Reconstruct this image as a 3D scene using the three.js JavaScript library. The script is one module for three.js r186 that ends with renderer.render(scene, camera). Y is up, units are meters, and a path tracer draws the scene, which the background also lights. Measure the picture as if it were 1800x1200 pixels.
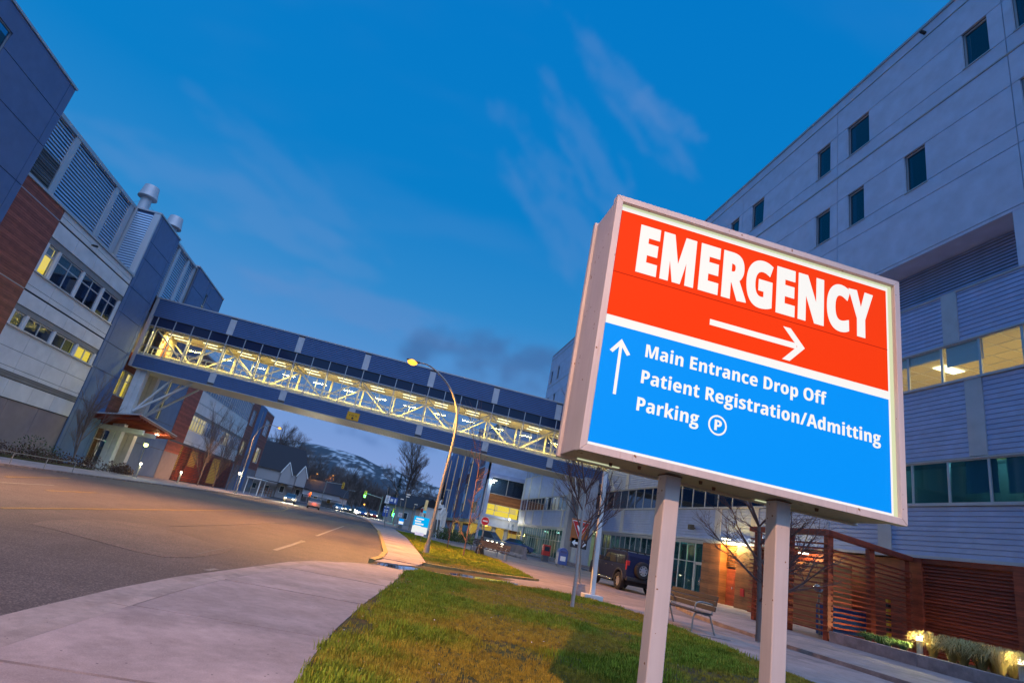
import * as THREE from 'three';
import { mergeGeometries } from 'three/addons/utils/BufferGeometryUtils.js';
import { RoundedBoxGeometry } from 'three/addons/geometries/RoundedBoxGeometry.js';
import { TextGeometry } from 'three/addons/geometries/TextGeometry.js';
import { FontLoader } from 'three/addons/loaders/FontLoader.js';

const V3 = (x, y, z) => new THREE.Vector3(x, y, z);
const scene = new THREE.Scene();

// ---------- camera: solved from the vanishing points of the two facades (photo 1800 x 1200) ----------
const EYE = V3(0, 1.2, 0), FOCAL = 994.576;
const upC = V3(582, 2830, -FOCAL).normalize(), fwC = V3(-236, -301, -FOCAL).normalize(), rtC = V3().crossVectors(fwC, upC);
const camera = new THREE.PerspectiveCamera(2 * Math.atan(600 / FOCAL) * 180 / Math.PI, 1.5, 0.1, 9000);
camera.position.copy(EYE);
camera.quaternion.setFromRotationMatrix(new THREE.Matrix4().makeBasis(V3(rtC.x, upC.x, -fwC.x), V3(rtC.y, upC.y, -fwC.y), V3(rtC.z, upC.z, -fwC.z)));
scene.add(camera);
// a photo pixel gives a direction only; distance comes from the plane it is known to lie on
const ray = (px, py) => { const c = V3(px - 900, 600 - py, -FOCAL); return V3(c.dot(rtC), c.dot(upC), -c.dot(fwC)); };
const onGround = (px, py, y = 0) => { const r = ray(px, py); return EYE.clone().addScaledVector(r, (y - EYE.y) / r.y); };
const onX = (px, py, x) => { const r = ray(px, py); return EYE.clone().addScaledVector(r, x / r.x); };
const onZ = (px, py, z) => { const r = ray(px, py); return EYE.clone().addScaledVector(r, z / r.z); };

// ---------- seeded randomness and noise ----------
let seed = 20240;
const rnd = () => { seed = (seed + 0x6D2B79F5) | 0; let t = Math.imul(seed ^ (seed >>> 15), 1 | seed); t = (t + Math.imul(t ^ (t >>> 7), 61 | t)) ^ t; return ((t ^ (t >>> 14)) >>> 0) / 4294967296; };
const rr = (a, b) => a + (b - a) * rnd();
const h2 = (x, y) => { let n = Math.imul(x | 0, 374761393) + Math.imul(y | 0, 668265263) | 0; n = Math.imul(n ^ (n >>> 13), 1274126177); return ((n ^ (n >>> 16)) >>> 0) / 4294967296; };
const vnoise = (x, y, w = 0) => { // value noise; w > 0 wraps
  const xi = Math.floor(x), yi = Math.floor(y), fx = x - xi, fy = y - yi, u = fx * fx * (3 - 2 * fx), v = fy * fy * (3 - 2 * fy);
  const m = (a) => w ? ((a % w) + w) % w : a, a = h2(m(xi), m(yi)), b = h2(m(xi + 1), m(yi)), c = h2(m(xi), m(yi + 1)), d = h2(m(xi + 1), m(yi + 1));
  return a + (b - a) * u + (c - a) * v + (a - b - c + d) * u * v;
};
const fbm = (x, y, o = 4, w = 0) => { let s = 0, a = 0.5, t = 0; for (let i = 0; i < o; i++) { s += a * vnoise(x, y, w); t += a; x *= 2; y *= 2; w *= 2; a *= 0.5; } return s / t; };
const clamp = (x, a = 0, b = 1) => Math.min(b, Math.max(a, x)), mix = (a, b, t) => a + (b - a) * t, sstep = (a, b, x) => { const t = clamp((x - a) / (b - a)); return t * t * (3 - 2 * t); };

// ---------- dusk sky: deep blue overhead, lavender at the horizon, a few thin clouds ----------
{
  const W = 1024, H = 512, data = new Float32Array(W * H * 4);
  const stops = [[-1, [0.03, 0.04, 0.07]], [-0.06, [0.10, 0.14, 0.24]], [0.0, [0.28, 0.385, 0.73]], [0.1, [0.195, 0.33, 0.67]], [0.22, [0.105, 0.295, 0.645]], [0.36, [0.028, 0.25, 0.61]], [0.52, [0.003, 0.208, 0.582]], [0.8, [0.001, 0.186, 0.57]], [1, [0.001, 0.17, 0.54]]];
  const at = (s) => { let i = 0; while (i < stops.length - 2 && s > stops[i + 1][0]) i++; const [a, ca] = stops[i], [b, cb] = stops[i + 1], t = clamp((s - a) / (b - a)); return ca.map((c, k) => mix(c, cb[k], t)); };
  // each cloud: centre direction, long axis direction, half sizes (radians), colour, strength, noise stretch
  const cl = (px, py, qx, qy, len, wid, col, k, f = 1) => { const c = ray(px, py).normalize(), a = ray(qx, qy).normalize(); a.addScaledVector(c, -a.dot(c)).normalize(); return { c, a, b: V3().crossVectors(c, a), len, wid, col, k, f }; };
  const pink = [0.17, 0.30, 0.60], grey = [0.055, 0.15, 0.37];
  const clouds = [
    cl(1105, 165, 1150, 220, 0.15, 0.03, pink, 0.2), cl(1050, 290, 1080, 340, 0.16, 0.03, pink, 0.2), cl(990, 390, 1030, 460, 0.15, 0.045, pink, 0.2), cl(1160, 200, 1220, 240, 0.07, 0.02, pink, 0.2),
    cl(420, 360, 560, 430, 0.2, 0.035, pink, 0.2), cl(640, 545, 760, 580, 0.2, 0.03, [0.15, 0.27, 0.57], 0.3), cl(880, 640, 960, 655, 0.14, 0.045, grey, 0.75, 0.7),
    cl(650, 748, 720, 775, 0.09, 0.022, [0.10, 0.2, 0.47], 0.7), cl(500, 300, 560, 350, 0.16, 0.03, pink, 0.12),
  ];
  const d = V3();
  for (let j = 0; j < H; j++) for (let i = 0; i < W; i++) {
    const el = ((j + 0.5) / H - 0.5) * Math.PI, az = ((i + 0.5) / W - 0.5) * 2 * Math.PI;
    d.set(Math.cos(el) * Math.cos(az), Math.sin(el), Math.cos(el) * Math.sin(az));
    const c = at(d.y);
    for (const q of clouds) {
      const dot = d.dot(q.c); if (dot < 0.8) continue;
      const u = d.dot(q.a) / q.len, v = d.dot(q.b) / q.wid, r = u * u + v * v; if (r > 5) continue;
      const n = fbm(u * 2.6 + q.len * 91, v * 1.5 * q.f + q.wid * 371, 5), m = q.k * sstep(1.0, 0.0, r * 0.55 + (0.55 - n) * 2.1);
      for (let k = 0; k < 3; k++) c[k] = mix(c[k], q.col[k], m);
    }
    if (d.y > 0.02) { // thin high haze everywhere round the sky
      const s = 1 / (d.y + 0.25), n = fbm(d.x * s * 2.2 + 7, d.z * s * 5 + 3, 5), m = 0.08 * sstep(0.45, 0.85, n);
      for (let k = 0; k < 3; k++) c[k] = mix(c[k], pink[k], m);
    }
    data.set([c[0], c[1], c[2], 1], (j * W + i) * 4);
  }
  const t = new THREE.DataTexture(data, W, H, THREE.RGBAFormat, THREE.FloatType);
  t.mapping = THREE.EquirectangularReflectionMapping; t.magFilter = THREE.LinearFilter; t.minFilter = THREE.LinearFilter; t.needsUpdate = true;
  scene.background = t; scene.environment = t;
}
// afterglow of the set sun, behind the camera, very soft
const sun = new THREE.DirectionalLight(new THREE.Color().setRGB(0.54, 0.68, 1.0), 2.1);
sun.position.set(14, 92, 22); sun.target.position.set(0, 5, -40); sun.castShadow = true; sun.shadow.radius = 115;
Object.assign(sun.shadow.camera, { left: -90, right: 90, top: 90, bottom: -90, near: 1, far: 400 }); sun.shadow.mapSize.set(2048, 2048);
scene.add(sun, sun.target);

const renderer = new THREE.WebGLRenderer({ antialias: true });
renderer.toneMapping = THREE.LinearToneMapping; renderer.toneMappingExposure = 1.0; renderer.shadowMap.enabled = true;

// ---------- textures ----------
const tex = (n, fn, srgb = true) => { // fn(u, v, x, y) -> [r, g, b] 0..1
  const d = new Uint8Array(n * n * 4);
  for (let y = 0; y < n; y++) for (let x = 0; x < n; x++) { const c = fn(x / n, y / n, x, y), i = (y * n + x) * 4; d[i] = clamp(c[0]) * 255; d[i + 1] = clamp(c[1]) * 255; d[i + 2] = clamp(c[2]) * 255; d[i + 3] = 255; }
  const t = new THREE.DataTexture(d, n, n); t.wrapS = t.wrapT = THREE.RepeatWrapping; t.magFilter = THREE.LinearFilter; t.minFilter = THREE.LinearMipmapLinearFilter; t.generateMipmaps = true;
  if (srgb) t.colorSpace = THREE.SRGBColorSpace; t.needsUpdate = true; return t;
};
const rep = (t, sx, sy = sx) => { const c = t.clone(); c.repeat.set(1 / sx, 1 / sy); c.needsUpdate = true; return c; }; // uv are metres
const grey = (v) => [v, v, v];
const T = {};
T.mottle = tex(512, (u, v) => { const n = fbm(u * 8, v * 8, 6, 8); return grey(0.94 + 0.10 * (n - 0.5) + (h2(u * 5120, v * 5120) - 0.5) * 0.03); });
T.concrete = tex(1024, (u, v, x, y) => { const n = fbm(u * 6, v * 6, 7, 6), m = fbm(u * 40, v * 40, 3, 40), s = h2(x, y); let g = 0.88 + 0.22 * (n - 0.5) + 0.12 * (m - 0.5) + (h2(x >> 1, y >> 1) - 0.5) * 0.09; const st = fbm(u * 3 + 1, v * 3 + 7, 5, 3); g -= 0.10 * sstep(0.58, 0.72, st); if (h2(x >> 2, y >> 2) > 0.9992) g *= 0.5; const w = 0.02 * (fbm(u * 5 + 3, v * 5, 3, 5) - 0.5); return [g + w, g, g - w]; });
T.asphalt = tex(1024, (u, v, x, y) => { const n = fbm(u * 10, v * 10, 5, 10), a = h2(x >> 2, y >> 2), b = h2(x >> 1, y >> 1); let g = 0.70 + 0.16 * (n - 0.5) + (a - 0.5) * 0.34 + (b - 0.5) * 0.3; if (a > 0.955) g += 0.22; if (b > 0.97) g -= 0.2; return [g, g * 0.985, g * 0.96]; });
T.asphaltBump = tex(512, (u, v, x, y) => grey(0.5 + (h2(x >> 1, y >> 1) - 0.5) * 0.8 + 0.2 * (fbm(u * 30, v * 30, 3, 30) - 0.5)), false);
T.concBump = tex(512, (u, v, x, y) => grey(0.5 + (fbm(u * 64, v * 64, 3, 64) - 0.5) * 0.5 + (h2(x, y) - 0.5) * 0.3), false);
T.wood = tex(512, (u, v, x, y) => { const b = Math.floor(v * 8), s = h2(b, 7), n = fbm(u * 4 + s * 9, v * 96, 4), k = 0.72 + 0.3 * (n - 0.5) + 0.16 * (s - 0.5) + 0.12 * (fbm(u * 6, v * 8 + 5, 3) - 0.5); return [k, k * 0.97, k * 0.94]; });
T.soil = tex(1024, (u, v, x, y) => { const n = fbm(u * 5, v * 5, 6, 5), m = fbm(u * 60, v * 60, 3, 60), g = h2(x, y); const d = sstep(0.42, 0.62, n + 0.35 * (m - 0.5)); return [mix(0.36, 0.45, d) + (g - 0.5) * 0.12 + 0.2 * (m - 0.5), mix(0.40, 0.38, d) + (g - 0.5) * 0.12 + 0.2 * (m - 0.5), mix(0.12, 0.18, d) + (g - 0.5) * 0.06]; });
T.rust = tex(1024, (u, v, x, y) => { // painted steel with chips and rust runs
  const n = fbm(u * 7, v * 7, 5, 7), c = fbm(u * 46, v * 46, 3, 46), run = fbm(u * 60, v * 3, 4), sp = 0.8 * sstep(0.865, 0.91, c + 0.3 * (n - 0.5)), st = 0.16 * sstep(0.66, 0.9, run) * sstep(0.5, 0.75, n); const g = 0.93 + 0.06 * (n - 0.5) + (h2(x, y) - 0.5) * 0.02 - 0.06 * (run - 0.5);
  return [mix(g, 0.52, clamp(sp + st * 0.5)), mix(g, 0.33, clamp(sp + st)), mix(g, 0.16, clamp(sp + st))]; });
T.brush = tex(256, (u, v) => grey(0.5 + 0.5 * (fbm(u * 8, v * 8, 4, 8) - 0.5)), false);

// ---------- materials (linear base colours) ----------
const M = {};
const mat = (k, rgb, rough = 0.8, o = {}) => { const m = new THREE.MeshPhysicalMaterial({ roughness: rough, ...o }); m.color.setRGB(...rgb); m.name = k; return (M[k] = m); };
const mot = (s) => rep(T.mottle, s);
mat('cream', [0.80, 0.78, 0.78], 0.85, { map: mot(5) });
mat('creamDark', [0.30, 0.29, 0.29], 0.85, { map: mot(5) });
mat('joint', [0.10, 0.10, 0.11], 0.9);
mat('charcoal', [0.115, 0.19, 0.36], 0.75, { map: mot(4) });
mat('baseBrown', [0.30, 0.24, 0.25], 0.85, { map: mot(4) });
mat('wood', [0.60, 0.18, 0.13], 0.65, { map: rep(T.wood, 2.4, 1.2) });
mat('woodWarm', [0.52, 0.20, 0.07], 0.55, { map: rep(T.wood, 2.4, 1.2) });
mat('redwood', [0.56, 0.11, 0.055], 0.6, { map: rep(T.wood, 1.6, 0.8) });
mat('louvre', [0.40, 0.56, 0.74], 0.4, { metalness: 0.4 });
mat('louvreFrame', [0.46, 0.48, 0.52], 0.5, { metalness: 0.2 });
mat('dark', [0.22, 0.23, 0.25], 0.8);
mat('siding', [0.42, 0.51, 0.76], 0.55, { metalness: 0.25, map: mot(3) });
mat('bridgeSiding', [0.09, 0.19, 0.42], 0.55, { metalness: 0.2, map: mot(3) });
mat('flashing', [0.52, 0.53, 0.57], 0.5, { metalness: 0.2, map: mot(3) });
mat('trim', [0.42, 0.43, 0.46], 0.45, { metalness: 0.35 });
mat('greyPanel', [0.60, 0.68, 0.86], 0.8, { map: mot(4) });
mat('alu', [0.45, 0.46, 0.49], 0.4, { metalness: 0.5 });
mat('white', [0.66, 0.66, 0.66], 0.6, { map: mot(2) });
mat('steelCream', [0.64, 0.60, 0.48], 0.55);
mat('needle', [0.03, 0.045, 0.03], 1, { side: THREE.DoubleSide });
mat('roomWall', [0.55, 0.47, 0.30], 0.9);
mat('roomDim', [0.50, 0.51, 0.52], 0.9);
mat('roomTeal', [0.32, 0.45, 0.47], 0.9);
mat('blind', [0.50, 0.60, 0.62], 0.9);
mat('ceiling', [0.66, 0.60, 0.44], 0.9);
mat('carpet', [0.16, 0.14, 0.12], 0.95);
mat('concrete', [0.40, 0.315, 0.30], 0.85, { map: rep(T.concrete, 3.1), bumpMap: rep(T.concBump, 0.6), bumpScale: 0.0015 });
mat('concreteDark', [0.28, 0.225, 0.22], 0.8, { map: rep(T.concrete, 4.7), bumpMap: rep(T.concBump, 0.6), bumpScale: 0.0015 });
mat('kerb', [0.40, 0.32, 0.29], 0.85, { map: rep(T.concrete, 2.3), bumpMap: rep(T.concBump, 0.5), bumpScale: 0.003 });
mat('kerbYellow', [0.40, 0.27, 0.09], 0.75, { map: rep(T.concrete, 1.3) });
mat('asphalt', [0.175, 0.138, 0.132], 0.82, { map: rep(T.asphalt, 3.7), bumpMap: rep(T.asphaltBump, 1.9), bumpScale: 0.004, vertexColors: true });
mat('soil', [0.40, 0.32, 0.16], 1, { map: rep(T.soil, 2.9) });
mat('paintWhite', [0.36, 0.35, 0.34], 0.7, { map: rep(T.asphalt, 2.1) });
mat('paintYellow', [0.42, 0.25, 0.04], 0.7, { map: rep(T.asphalt, 2.1) });
mat('signSteel', [0.60, 0.545, 0.52], 0.5, { map: rep(T.rust, 1.9) });
mat('galv', [0.30, 0.30, 0.29], 0.5, { metalness: 0.5, map: mot(1.5) });
mat('bark', [0.16, 0.115, 0.10], 0.9);
mat('barkPale', [0.40, 0.36, 0.33], 0.85, { map: mot(0.6) });
mat('barkRed', [0.13, 0.07, 0.06], 0.9);
mat('rubber', [0.022, 0.022, 0.024], 0.85);
mat('carNavy', [0.010, 0.014, 0.05], 0.55, { specularIntensity: 0.5 });
mat('carGrey', [0.16, 0.17, 0.18], 0.25, { clearcoat: 1, clearcoatRoughness: 0.05 });
mat('carSilver', [0.42, 0.43, 0.45], 0.25, { clearcoat: 1, metalness: 0.3 });
mat('carBlue', [0.04, 0.08, 0.25], 0.25, { clearcoat: 1 });
mat('carRed', [0.25, 0.02, 0.02], 0.25, { clearcoat: 1 });
mat('chrome', [0.6, 0.6, 0.6], 0.15, { metalness: 1 });
mat('plasticBlack', [0.025, 0.025, 0.028], 0.5);
mat('tintGlass', [0.03, 0.045, 0.06], 0.04, { clearcoat: 1 });
mat('redPaint', [0.50, 0.02, 0.02], 0.45);
mat('bluePaint', [0.03, 0.09, 0.32], 0.45);
mat('orangeBoard', [0.42, 0.13, 0.03], 0.7, { map: mot(0.5) });
mat('signYellow', [0.75, 0.42, 0.02], 0.5);
mat('black', [0.015, 0.015, 0.016], 0.6);
mat('whitePaint', [0.78, 0.78, 0.76], 0.5);
mat('roofShingle', [0.03, 0.028, 0.035], 0.9);
mat('houseWall', [0.35, 0.33, 0.34], 0.85);
const glass = (k, rgb, rough = 0.02, o = {}) => mat(k, rgb, rough, { transmission: 1, thickness: 0, ior: 1.5, ...o });
glass('glass', [0.86, 0.90, 0.92]); glass('glassTint', [0.42, 0.50, 0.62]); glass('glassTeal', [0.40, 0.62, 0.66]);
mat('spandrel', [0.018, 0.026, 0.06], 0.08);
const glow = (k, rgb, i = 1) => { const m = new THREE.MeshPhysicalMaterial({ roughness: 0.6, specularIntensity: k.startsWith('sign') ? 0.15 : 1 }); m.color.setRGB(rgb[0] * 0.15, rgb[1] * 0.15, rgb[2] * 0.15); m.emissive.setRGB(...rgb); m.emissiveIntensity = i; m.name = k; return (M[k] = m); };
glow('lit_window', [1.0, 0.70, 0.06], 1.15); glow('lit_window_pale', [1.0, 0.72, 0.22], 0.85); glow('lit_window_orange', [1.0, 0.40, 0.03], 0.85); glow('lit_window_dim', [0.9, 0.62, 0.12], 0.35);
glow('tube_light', [1.0, 0.86, 0.50], 3.5); glow('lamp_sodium', [1.0, 0.42, 0.04], 2.6); glow('lamp_white', [1.0, 0.90, 0.68], 8); glow('lamp_green', [0.0, 0.9, 0.45], 4); glow('lamp_lime', [0.9, 1.0, 0.25], 8); glow('lamp_amber', [1.0, 0.45, 0.05], 4); glow('lamp_red', [1.0, 0.05, 0.02], 3); glow('head_light', [1.0, 0.88, 0.6], 14); glow('tail_light', [1.0, 0.05, 0.03], 2.2);
glow('sign_white', [0.90, 0.90, 0.86], 0.92); glow('sign_red', [0.88, 0.042, 0.0], 0.95); glow('sign_blue', [0.0, 0.275, 0.88], 0.95); glow('sign_joint', [0.30, 0.004, 0.0], 0.9); glow('sign_edge', [0.74, 0.80, 0.50], 0.8); glow('sign_cyan', [0.0, 0.42, 0.85], 0.95);

// ---------- geometry helpers ----------
const metreUV = (g) => { // uv in metres, by the way each face points
  if (!g.attributes.normal) g.computeVertexNormals();
  const p = g.attributes.position, n = g.attributes.normal, uv = new Float32Array(p.count * 2);
  for (let i = 0; i < p.count; i++) { const ax = Math.abs(n.getX(i)), ay = Math.abs(n.getY(i)), az = Math.abs(n.getZ(i)); const [u, v] = ay > ax && ay >= az ? [p.getX(i), p.getZ(i)] : ax > az ? [p.getZ(i), p.getY(i)] : [p.getX(i), p.getY(i)]; uv[i * 2] = u; uv[i * 2 + 1] = v; }
  g.setAttribute('uv', new THREE.BufferAttribute(uv, 2)); return g;
};
const flat = (g) => { const n = g.index ? g.toNonIndexed() : g; for (const k of Object.keys(n.attributes)) if (!['position', 'normal', 'uv'].includes(k)) n.deleteAttribute(k); if (!n.attributes.uv) n.setAttribute('uv', new THREE.BufferAttribute(new Float32Array(n.attributes.position.count * 2), 2)); if (!n.attributes.normal) n.computeVertexNormals(); return n; };
const join = (...l) => { const a = l.flat(9).filter(Boolean).map(flat); return a.length === 1 ? a[0] : mergeGeometries(a); };
const box = (x0, x1, y0, y1, z0, z1) => { const g = new THREE.BoxGeometry(Math.abs(x1 - x0), Math.abs(y1 - y0), Math.abs(z1 - z0)); g.translate((x0 + x1) / 2, (y0 + y1) / 2, (z0 + z1) / 2); return metreUV(g); };
const rbox = (x0, x1, y0, y1, z0, z1, r = 0.02, s = 2) => { const g = new RoundedBoxGeometry(Math.abs(x1 - x0), Math.abs(y1 - y0), Math.abs(z1 - z0), s, r); g.translate((x0 + x1) / 2, (y0 + y1) / 2, (z0 + z1) / 2); return metreUV(g); };
const tri = (pts, idx) => { const a = []; for (const i of idx) a.push(pts[i].x, pts[i].y, pts[i].z); const g = new THREE.BufferGeometry(); g.setAttribute('position', new THREE.Float32BufferAttribute(a, 3)); g.computeVertexNormals(); return metreUV(g); };
const quad = (a, b, c, d) => tri([a, b, c, d], [0, 1, 2, 0, 2, 3]);
const cyl = (a, b, r0, r1 = r0, seg = 8, open = false) => { const d = V3().subVectors(b, a), g = new THREE.CylinderGeometry(r1, r0, d.length(), seg, 1, open); g.translate(0, d.length() / 2, 0); g.applyQuaternion(new THREE.Quaternion().setFromUnitVectors(V3(0, 1, 0), d.normalize())); g.translate(a.x, a.y, a.z); return g; };
const beam = (a, b, w, h = w) => { // square bar between two points
  const d = V3().subVectors(b, a), L = d.length(), g = new THREE.BoxGeometry(w, h, L); g.applyMatrix4(new THREE.Matrix4().lookAt(a, b, Math.abs(d.y) > 0.98 * L ? V3(1, 0, 0) : V3(0, 1, 0))); g.translate((a.x + b.x) / 2, (a.y + b.y) / 2, (a.z + b.z) / 2); return metreUV(g);
};
const ext = (pts, depth, o = {}) => { const s = new THREE.Shape(pts.map(([x, y]) => new THREE.Vector2(x, y))); return new THREE.ExtrudeGeometry(s, { depth, bevelEnabled: false, steps: 1, ...o }); };
const slab = (pts, y0, y1) => { const g = ext(pts.map(([x, z]) => [x, -z]), y1 - y0); g.rotateX(-Math.PI / 2); g.translate(0, y0, 0); return metreUV(flat(g)); }; // polygon in x,z
const tube = (pts, r, seg = 24, rad = 8, r1 = r) => {
  const c = new THREE.CatmullRomCurve3(pts, false, 'centripetal'), g = new THREE.TubeGeometry(c, seg, 1, rad, false), p = g.attributes.position, q = V3();
  for (let i = 0; i <= seg; i++) { const o = c.getPointAt(i / seg), k = mix(r, r1, i / seg); for (let j = 0; j <= rad; j++) { const n = i * (rad + 1) + j; q.fromBufferAttribute(p, n).sub(o).multiplyScalar(k).add(o); p.setXYZ(n, q.x, q.y, q.z); } }
  g.computeVertexNormals(); return g;
};
// box-rib metal cladding in the xy plane, outward +z: broad flats and narrow deep grooves
const corrLocal = (L, H, pitch, depth, groove) => {
  const ys = []; let y = 0; while (y < H - 1e-6) { const f = Math.min(y + pitch - groove, H); ys.push([y, 0], [f, 0]); if (f < H) { const e = Math.min(f + groove, H), s = groove * 0.22; ys.push([Math.min(f + s, H), -depth], [Math.max(f + s, e - s), -depth]); y = e; } else break; }
  const a = []; for (let i = 0; i + 1 < ys.length; i++) { const [p, q] = ys[i], [r, s] = ys[i + 1]; a.push(0, p, q, L, p, q, L, r, s, 0, p, q, L, r, s, 0, r, s); }
  const g = new THREE.BufferGeometry(); g.setAttribute('position', new THREE.Float32BufferAttribute(a, 3)); g.computeVertexNormals(); return metreUV(g);
};
const corrX = (x, dir, z0, z1, y0, y1, pitch = 0.19, depth = 0.035, groove = 0.05) => { const a = Math.min(z0, z1), b = Math.max(z0, z1), g = corrLocal(b - a, y1 - y0, pitch, depth, groove); if (dir > 0) { g.rotateY(Math.PI / 2); g.translate(x, y0, b); } else { g.rotateY(-Math.PI / 2); g.translate(x, y0, a); } return metreUV(g); };
// rectangle minus holes -> rectangles
const cut = (r, holes) => {
  const H = holes.filter((h) => h[0] < r[1] - 1e-6 && h[1] > r[0] + 1e-6 && h[2] < r[3] - 1e-6 && h[3] > r[2] + 1e-6); if (!H.length) return [r];
  const us = [...new Set([r[0], r[1], ...H.flatMap((h) => [h[0], h[1]])])].filter((v) => v >= r[0] && v <= r[1]).sort((a, b) => a - b), out = [];
  for (let i = 0; i + 1 < us.length; i++) { const u0 = us[i], u1 = us[i + 1], m = (u0 + u1) / 2, hs = H.filter((h) => h[0] < m && h[1] > m).sort((a, b) => a[2] - b[2]); let y = r[2]; for (const h of hs) { if (h[2] > y) out.push([u0, u1, y, h[2]]); y = Math.max(y, h[3]); } if (y < r[3]) out.push([u0, u1, y, r[3]]); }
  return out;
};

// ---------- scene graph helpers ----------
const taken = {};
const numbered = (n) => { const k = (taken[n] = (taken[n] ?? -1) + 1); return k ? n + '_' + String(k).padStart(3, '0') : n; };
function thing(name, label, category, at = [0, 0, 0], group) { const o = new THREE.Group(); o.name = numbered(name); o.position.set(...at); o.userData = { label, category }; if (group) o.userData.group = group; o.userData.base = V3(...at); scene.add(o); return o; }
const baseOf = (p) => { let o = p; while (o) { if (o.userData.base) return o.userData.base; o = o.parent; } return V3(); };
function part(parent, name, geo, m, label, world = true) { // geometry in world coordinates unless world = false
  const g = Array.isArray(geo) ? join(geo) : geo; if (world) { const b = baseOf(parent); if (b.lengthSq()) g.translate(-b.x, -b.y, -b.z); }
  const o = new THREE.Mesh(g, m); o.name = name; o.castShadow = o.receiveShadow = true; if (label) o.userData.label = label; parent.add(o); return o;
}
function solo(name, label, category, geo, m, group) { const g = Array.isArray(geo) ? join(geo) : geo; const o = new THREE.Mesh(g, m); o.name = numbered(name); o.castShadow = o.receiveShadow = true; o.userData = { label, category }; if (group) o.userData.group = group; scene.add(o); return o; }
function structure(name, geo, m, kind = 'structure') { const o = new THREE.Mesh(Array.isArray(geo) ? join(geo) : geo, m); o.name = numbered(name); o.castShadow = o.receiveShadow = true; o.userData = { kind }; scene.add(o); return o; }
function copyOf(o, at, turn = 0, label, scale = 1) { const c = o.clone(); c.name = numbered(o.name.replace(/_\d{3}$/, '')); c.position.set(...at); c.rotation.y = turn; c.scale.setScalar(scale); c.userData = { ...o.userData, base: undefined }; delete c.userData.base; if (label) c.userData.label = label; scene.add(c); return c; }
const strip = () => scene.traverse((o) => { delete o.userData.base; });
function pointLight(x, y, z, rgb, cd, radius = 4, parent = scene) { const l = new THREE.PointLight(new THREE.Color().setRGB(...rgb), cd); l.castShadow = true; l.shadow.radius = radius; if (parent !== scene) { const b = baseOf(parent); l.position.set(x - b.x, y - b.y, z - b.z); } else l.position.set(x, y, z); parent.add(l); return l; }
function spotLight(x, y, z, tx, ty, tz, rgb, cd, angle, radius = 4, pen = 0.6) { const l = new THREE.SpotLight(new THREE.Color().setRGB(...rgb), cd, 0, angle, pen); l.castShadow = true; l.shadow.radius = radius; l.position.set(x, y, z); l.target.position.set(tx, ty, tz); scene.add(l, l.target); return l; }

// facade helpers: a plane x = const, facing dir (+1 towards +x), rectangles are [zmin, zmax, ymin, ymax]
const wx = (x, dir, t, r) => box(x, x - dir * t, r[2], r[3], r[0], r[1]);
function panelWall(parent, x, dir, zs, ys, holes, m, o = {}) { // separate panels with open joints in front of a backing
  const { gap = 0.035, t = 0.09, name = 'panel', back = M.joint, skip } = o, z = [...zs].sort((a, b) => a - b), y = [...ys].sort((a, b) => a - b);
  for (let i = 0; i + 1 < z.length; i++) for (let j = 0; j + 1 < y.length; j++) { if (skip && skip(i, j)) continue; const r = cut([z[i] + gap / 2, z[i + 1] - gap / 2, y[j] + gap / 2, y[j + 1] - gap / 2], holes); if (r.length) part(parent, name, r.map((q) => wx(x, dir, t, q)), m); }
  const b = cut([z[0], z[z.length - 1], y[0], y[y.length - 1]], holes); part(parent, 'backing_wall', b.map((q) => wx(x - dir * (t - 0.02), dir, 0.2, q)), back);
}
function windowX(parent, x, dir, r, o = {}) { // frame > panes, sill; set back by `deep`
  const { us = [], ys = [], fw = 0.07, ft = 0.09, deep = 0.08, frame = M.alu, pane = M.glassTint, lit, sill = true, name = 'window', inner: deepIn = 0.9, back = M.roomDim } = o, inner = lit ? Math.min(deepIn, 0.3) : deepIn;
  const xf = x - dir * deep, [z0, z1, y0, y1] = r, zz = [z0, ...us.map((u) => mix(z0, z1, u)), z1], yy = [y0, ...ys.map((u) => mix(y0, y1, u)), y1], g = [];
  zz.forEach((z, i) => g.push(box(xf, xf - dir * ft, y0, y1, Math.max(z0, z - fw / 2 - (i === zz.length - 1 ? fw / 2 : 0)), Math.min(z1, z + fw / 2 + (i === 0 ? fw / 2 : 0)))));
  yy.forEach((y, i) => g.push(box(xf - dir * 0.003, xf - dir * (ft - 0.003), Math.max(y0, y - fw / 2 - (i === yy.length - 1 ? fw / 2 : 0)), Math.min(y1, y + fw / 2 + (i === 0 ? fw / 2 : 0)), z0 + 0.002, z1 - 0.002)));
  const w = part(parent, name, g, frame);
  for (let i = 0; i + 1 < zz.length; i++) for (let j = 0; j + 1 < yy.length; j++) part(w, 'pane', box(xf - dir * (ft * 0.5 - 0.005), xf - dir * (ft * 0.5 + 0.005), yy[j] + 0.01, yy[j + 1] - 0.01, zz[i] + 0.01, zz[i + 1] - 0.01), pane);
  if (sill) part(w, 'sill', box(x + dir * 0.05, x - dir * 0.03, y0 - 0.06, y0 + 0.0, z0 - 0.04, z1 + 0.04), frame);
  if (inner) part(w, lit ? 'lit_room_wall' : 'room_wall', box(xf - dir * inner, xf - dir * (inner + 0.05), y0 - 0.25, y1 + 0.25, z0 - (lit ? 0.12 : 1.5), z1 + (lit ? 0.12 : 0.3)), lit || back);
  return w;
}
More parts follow.
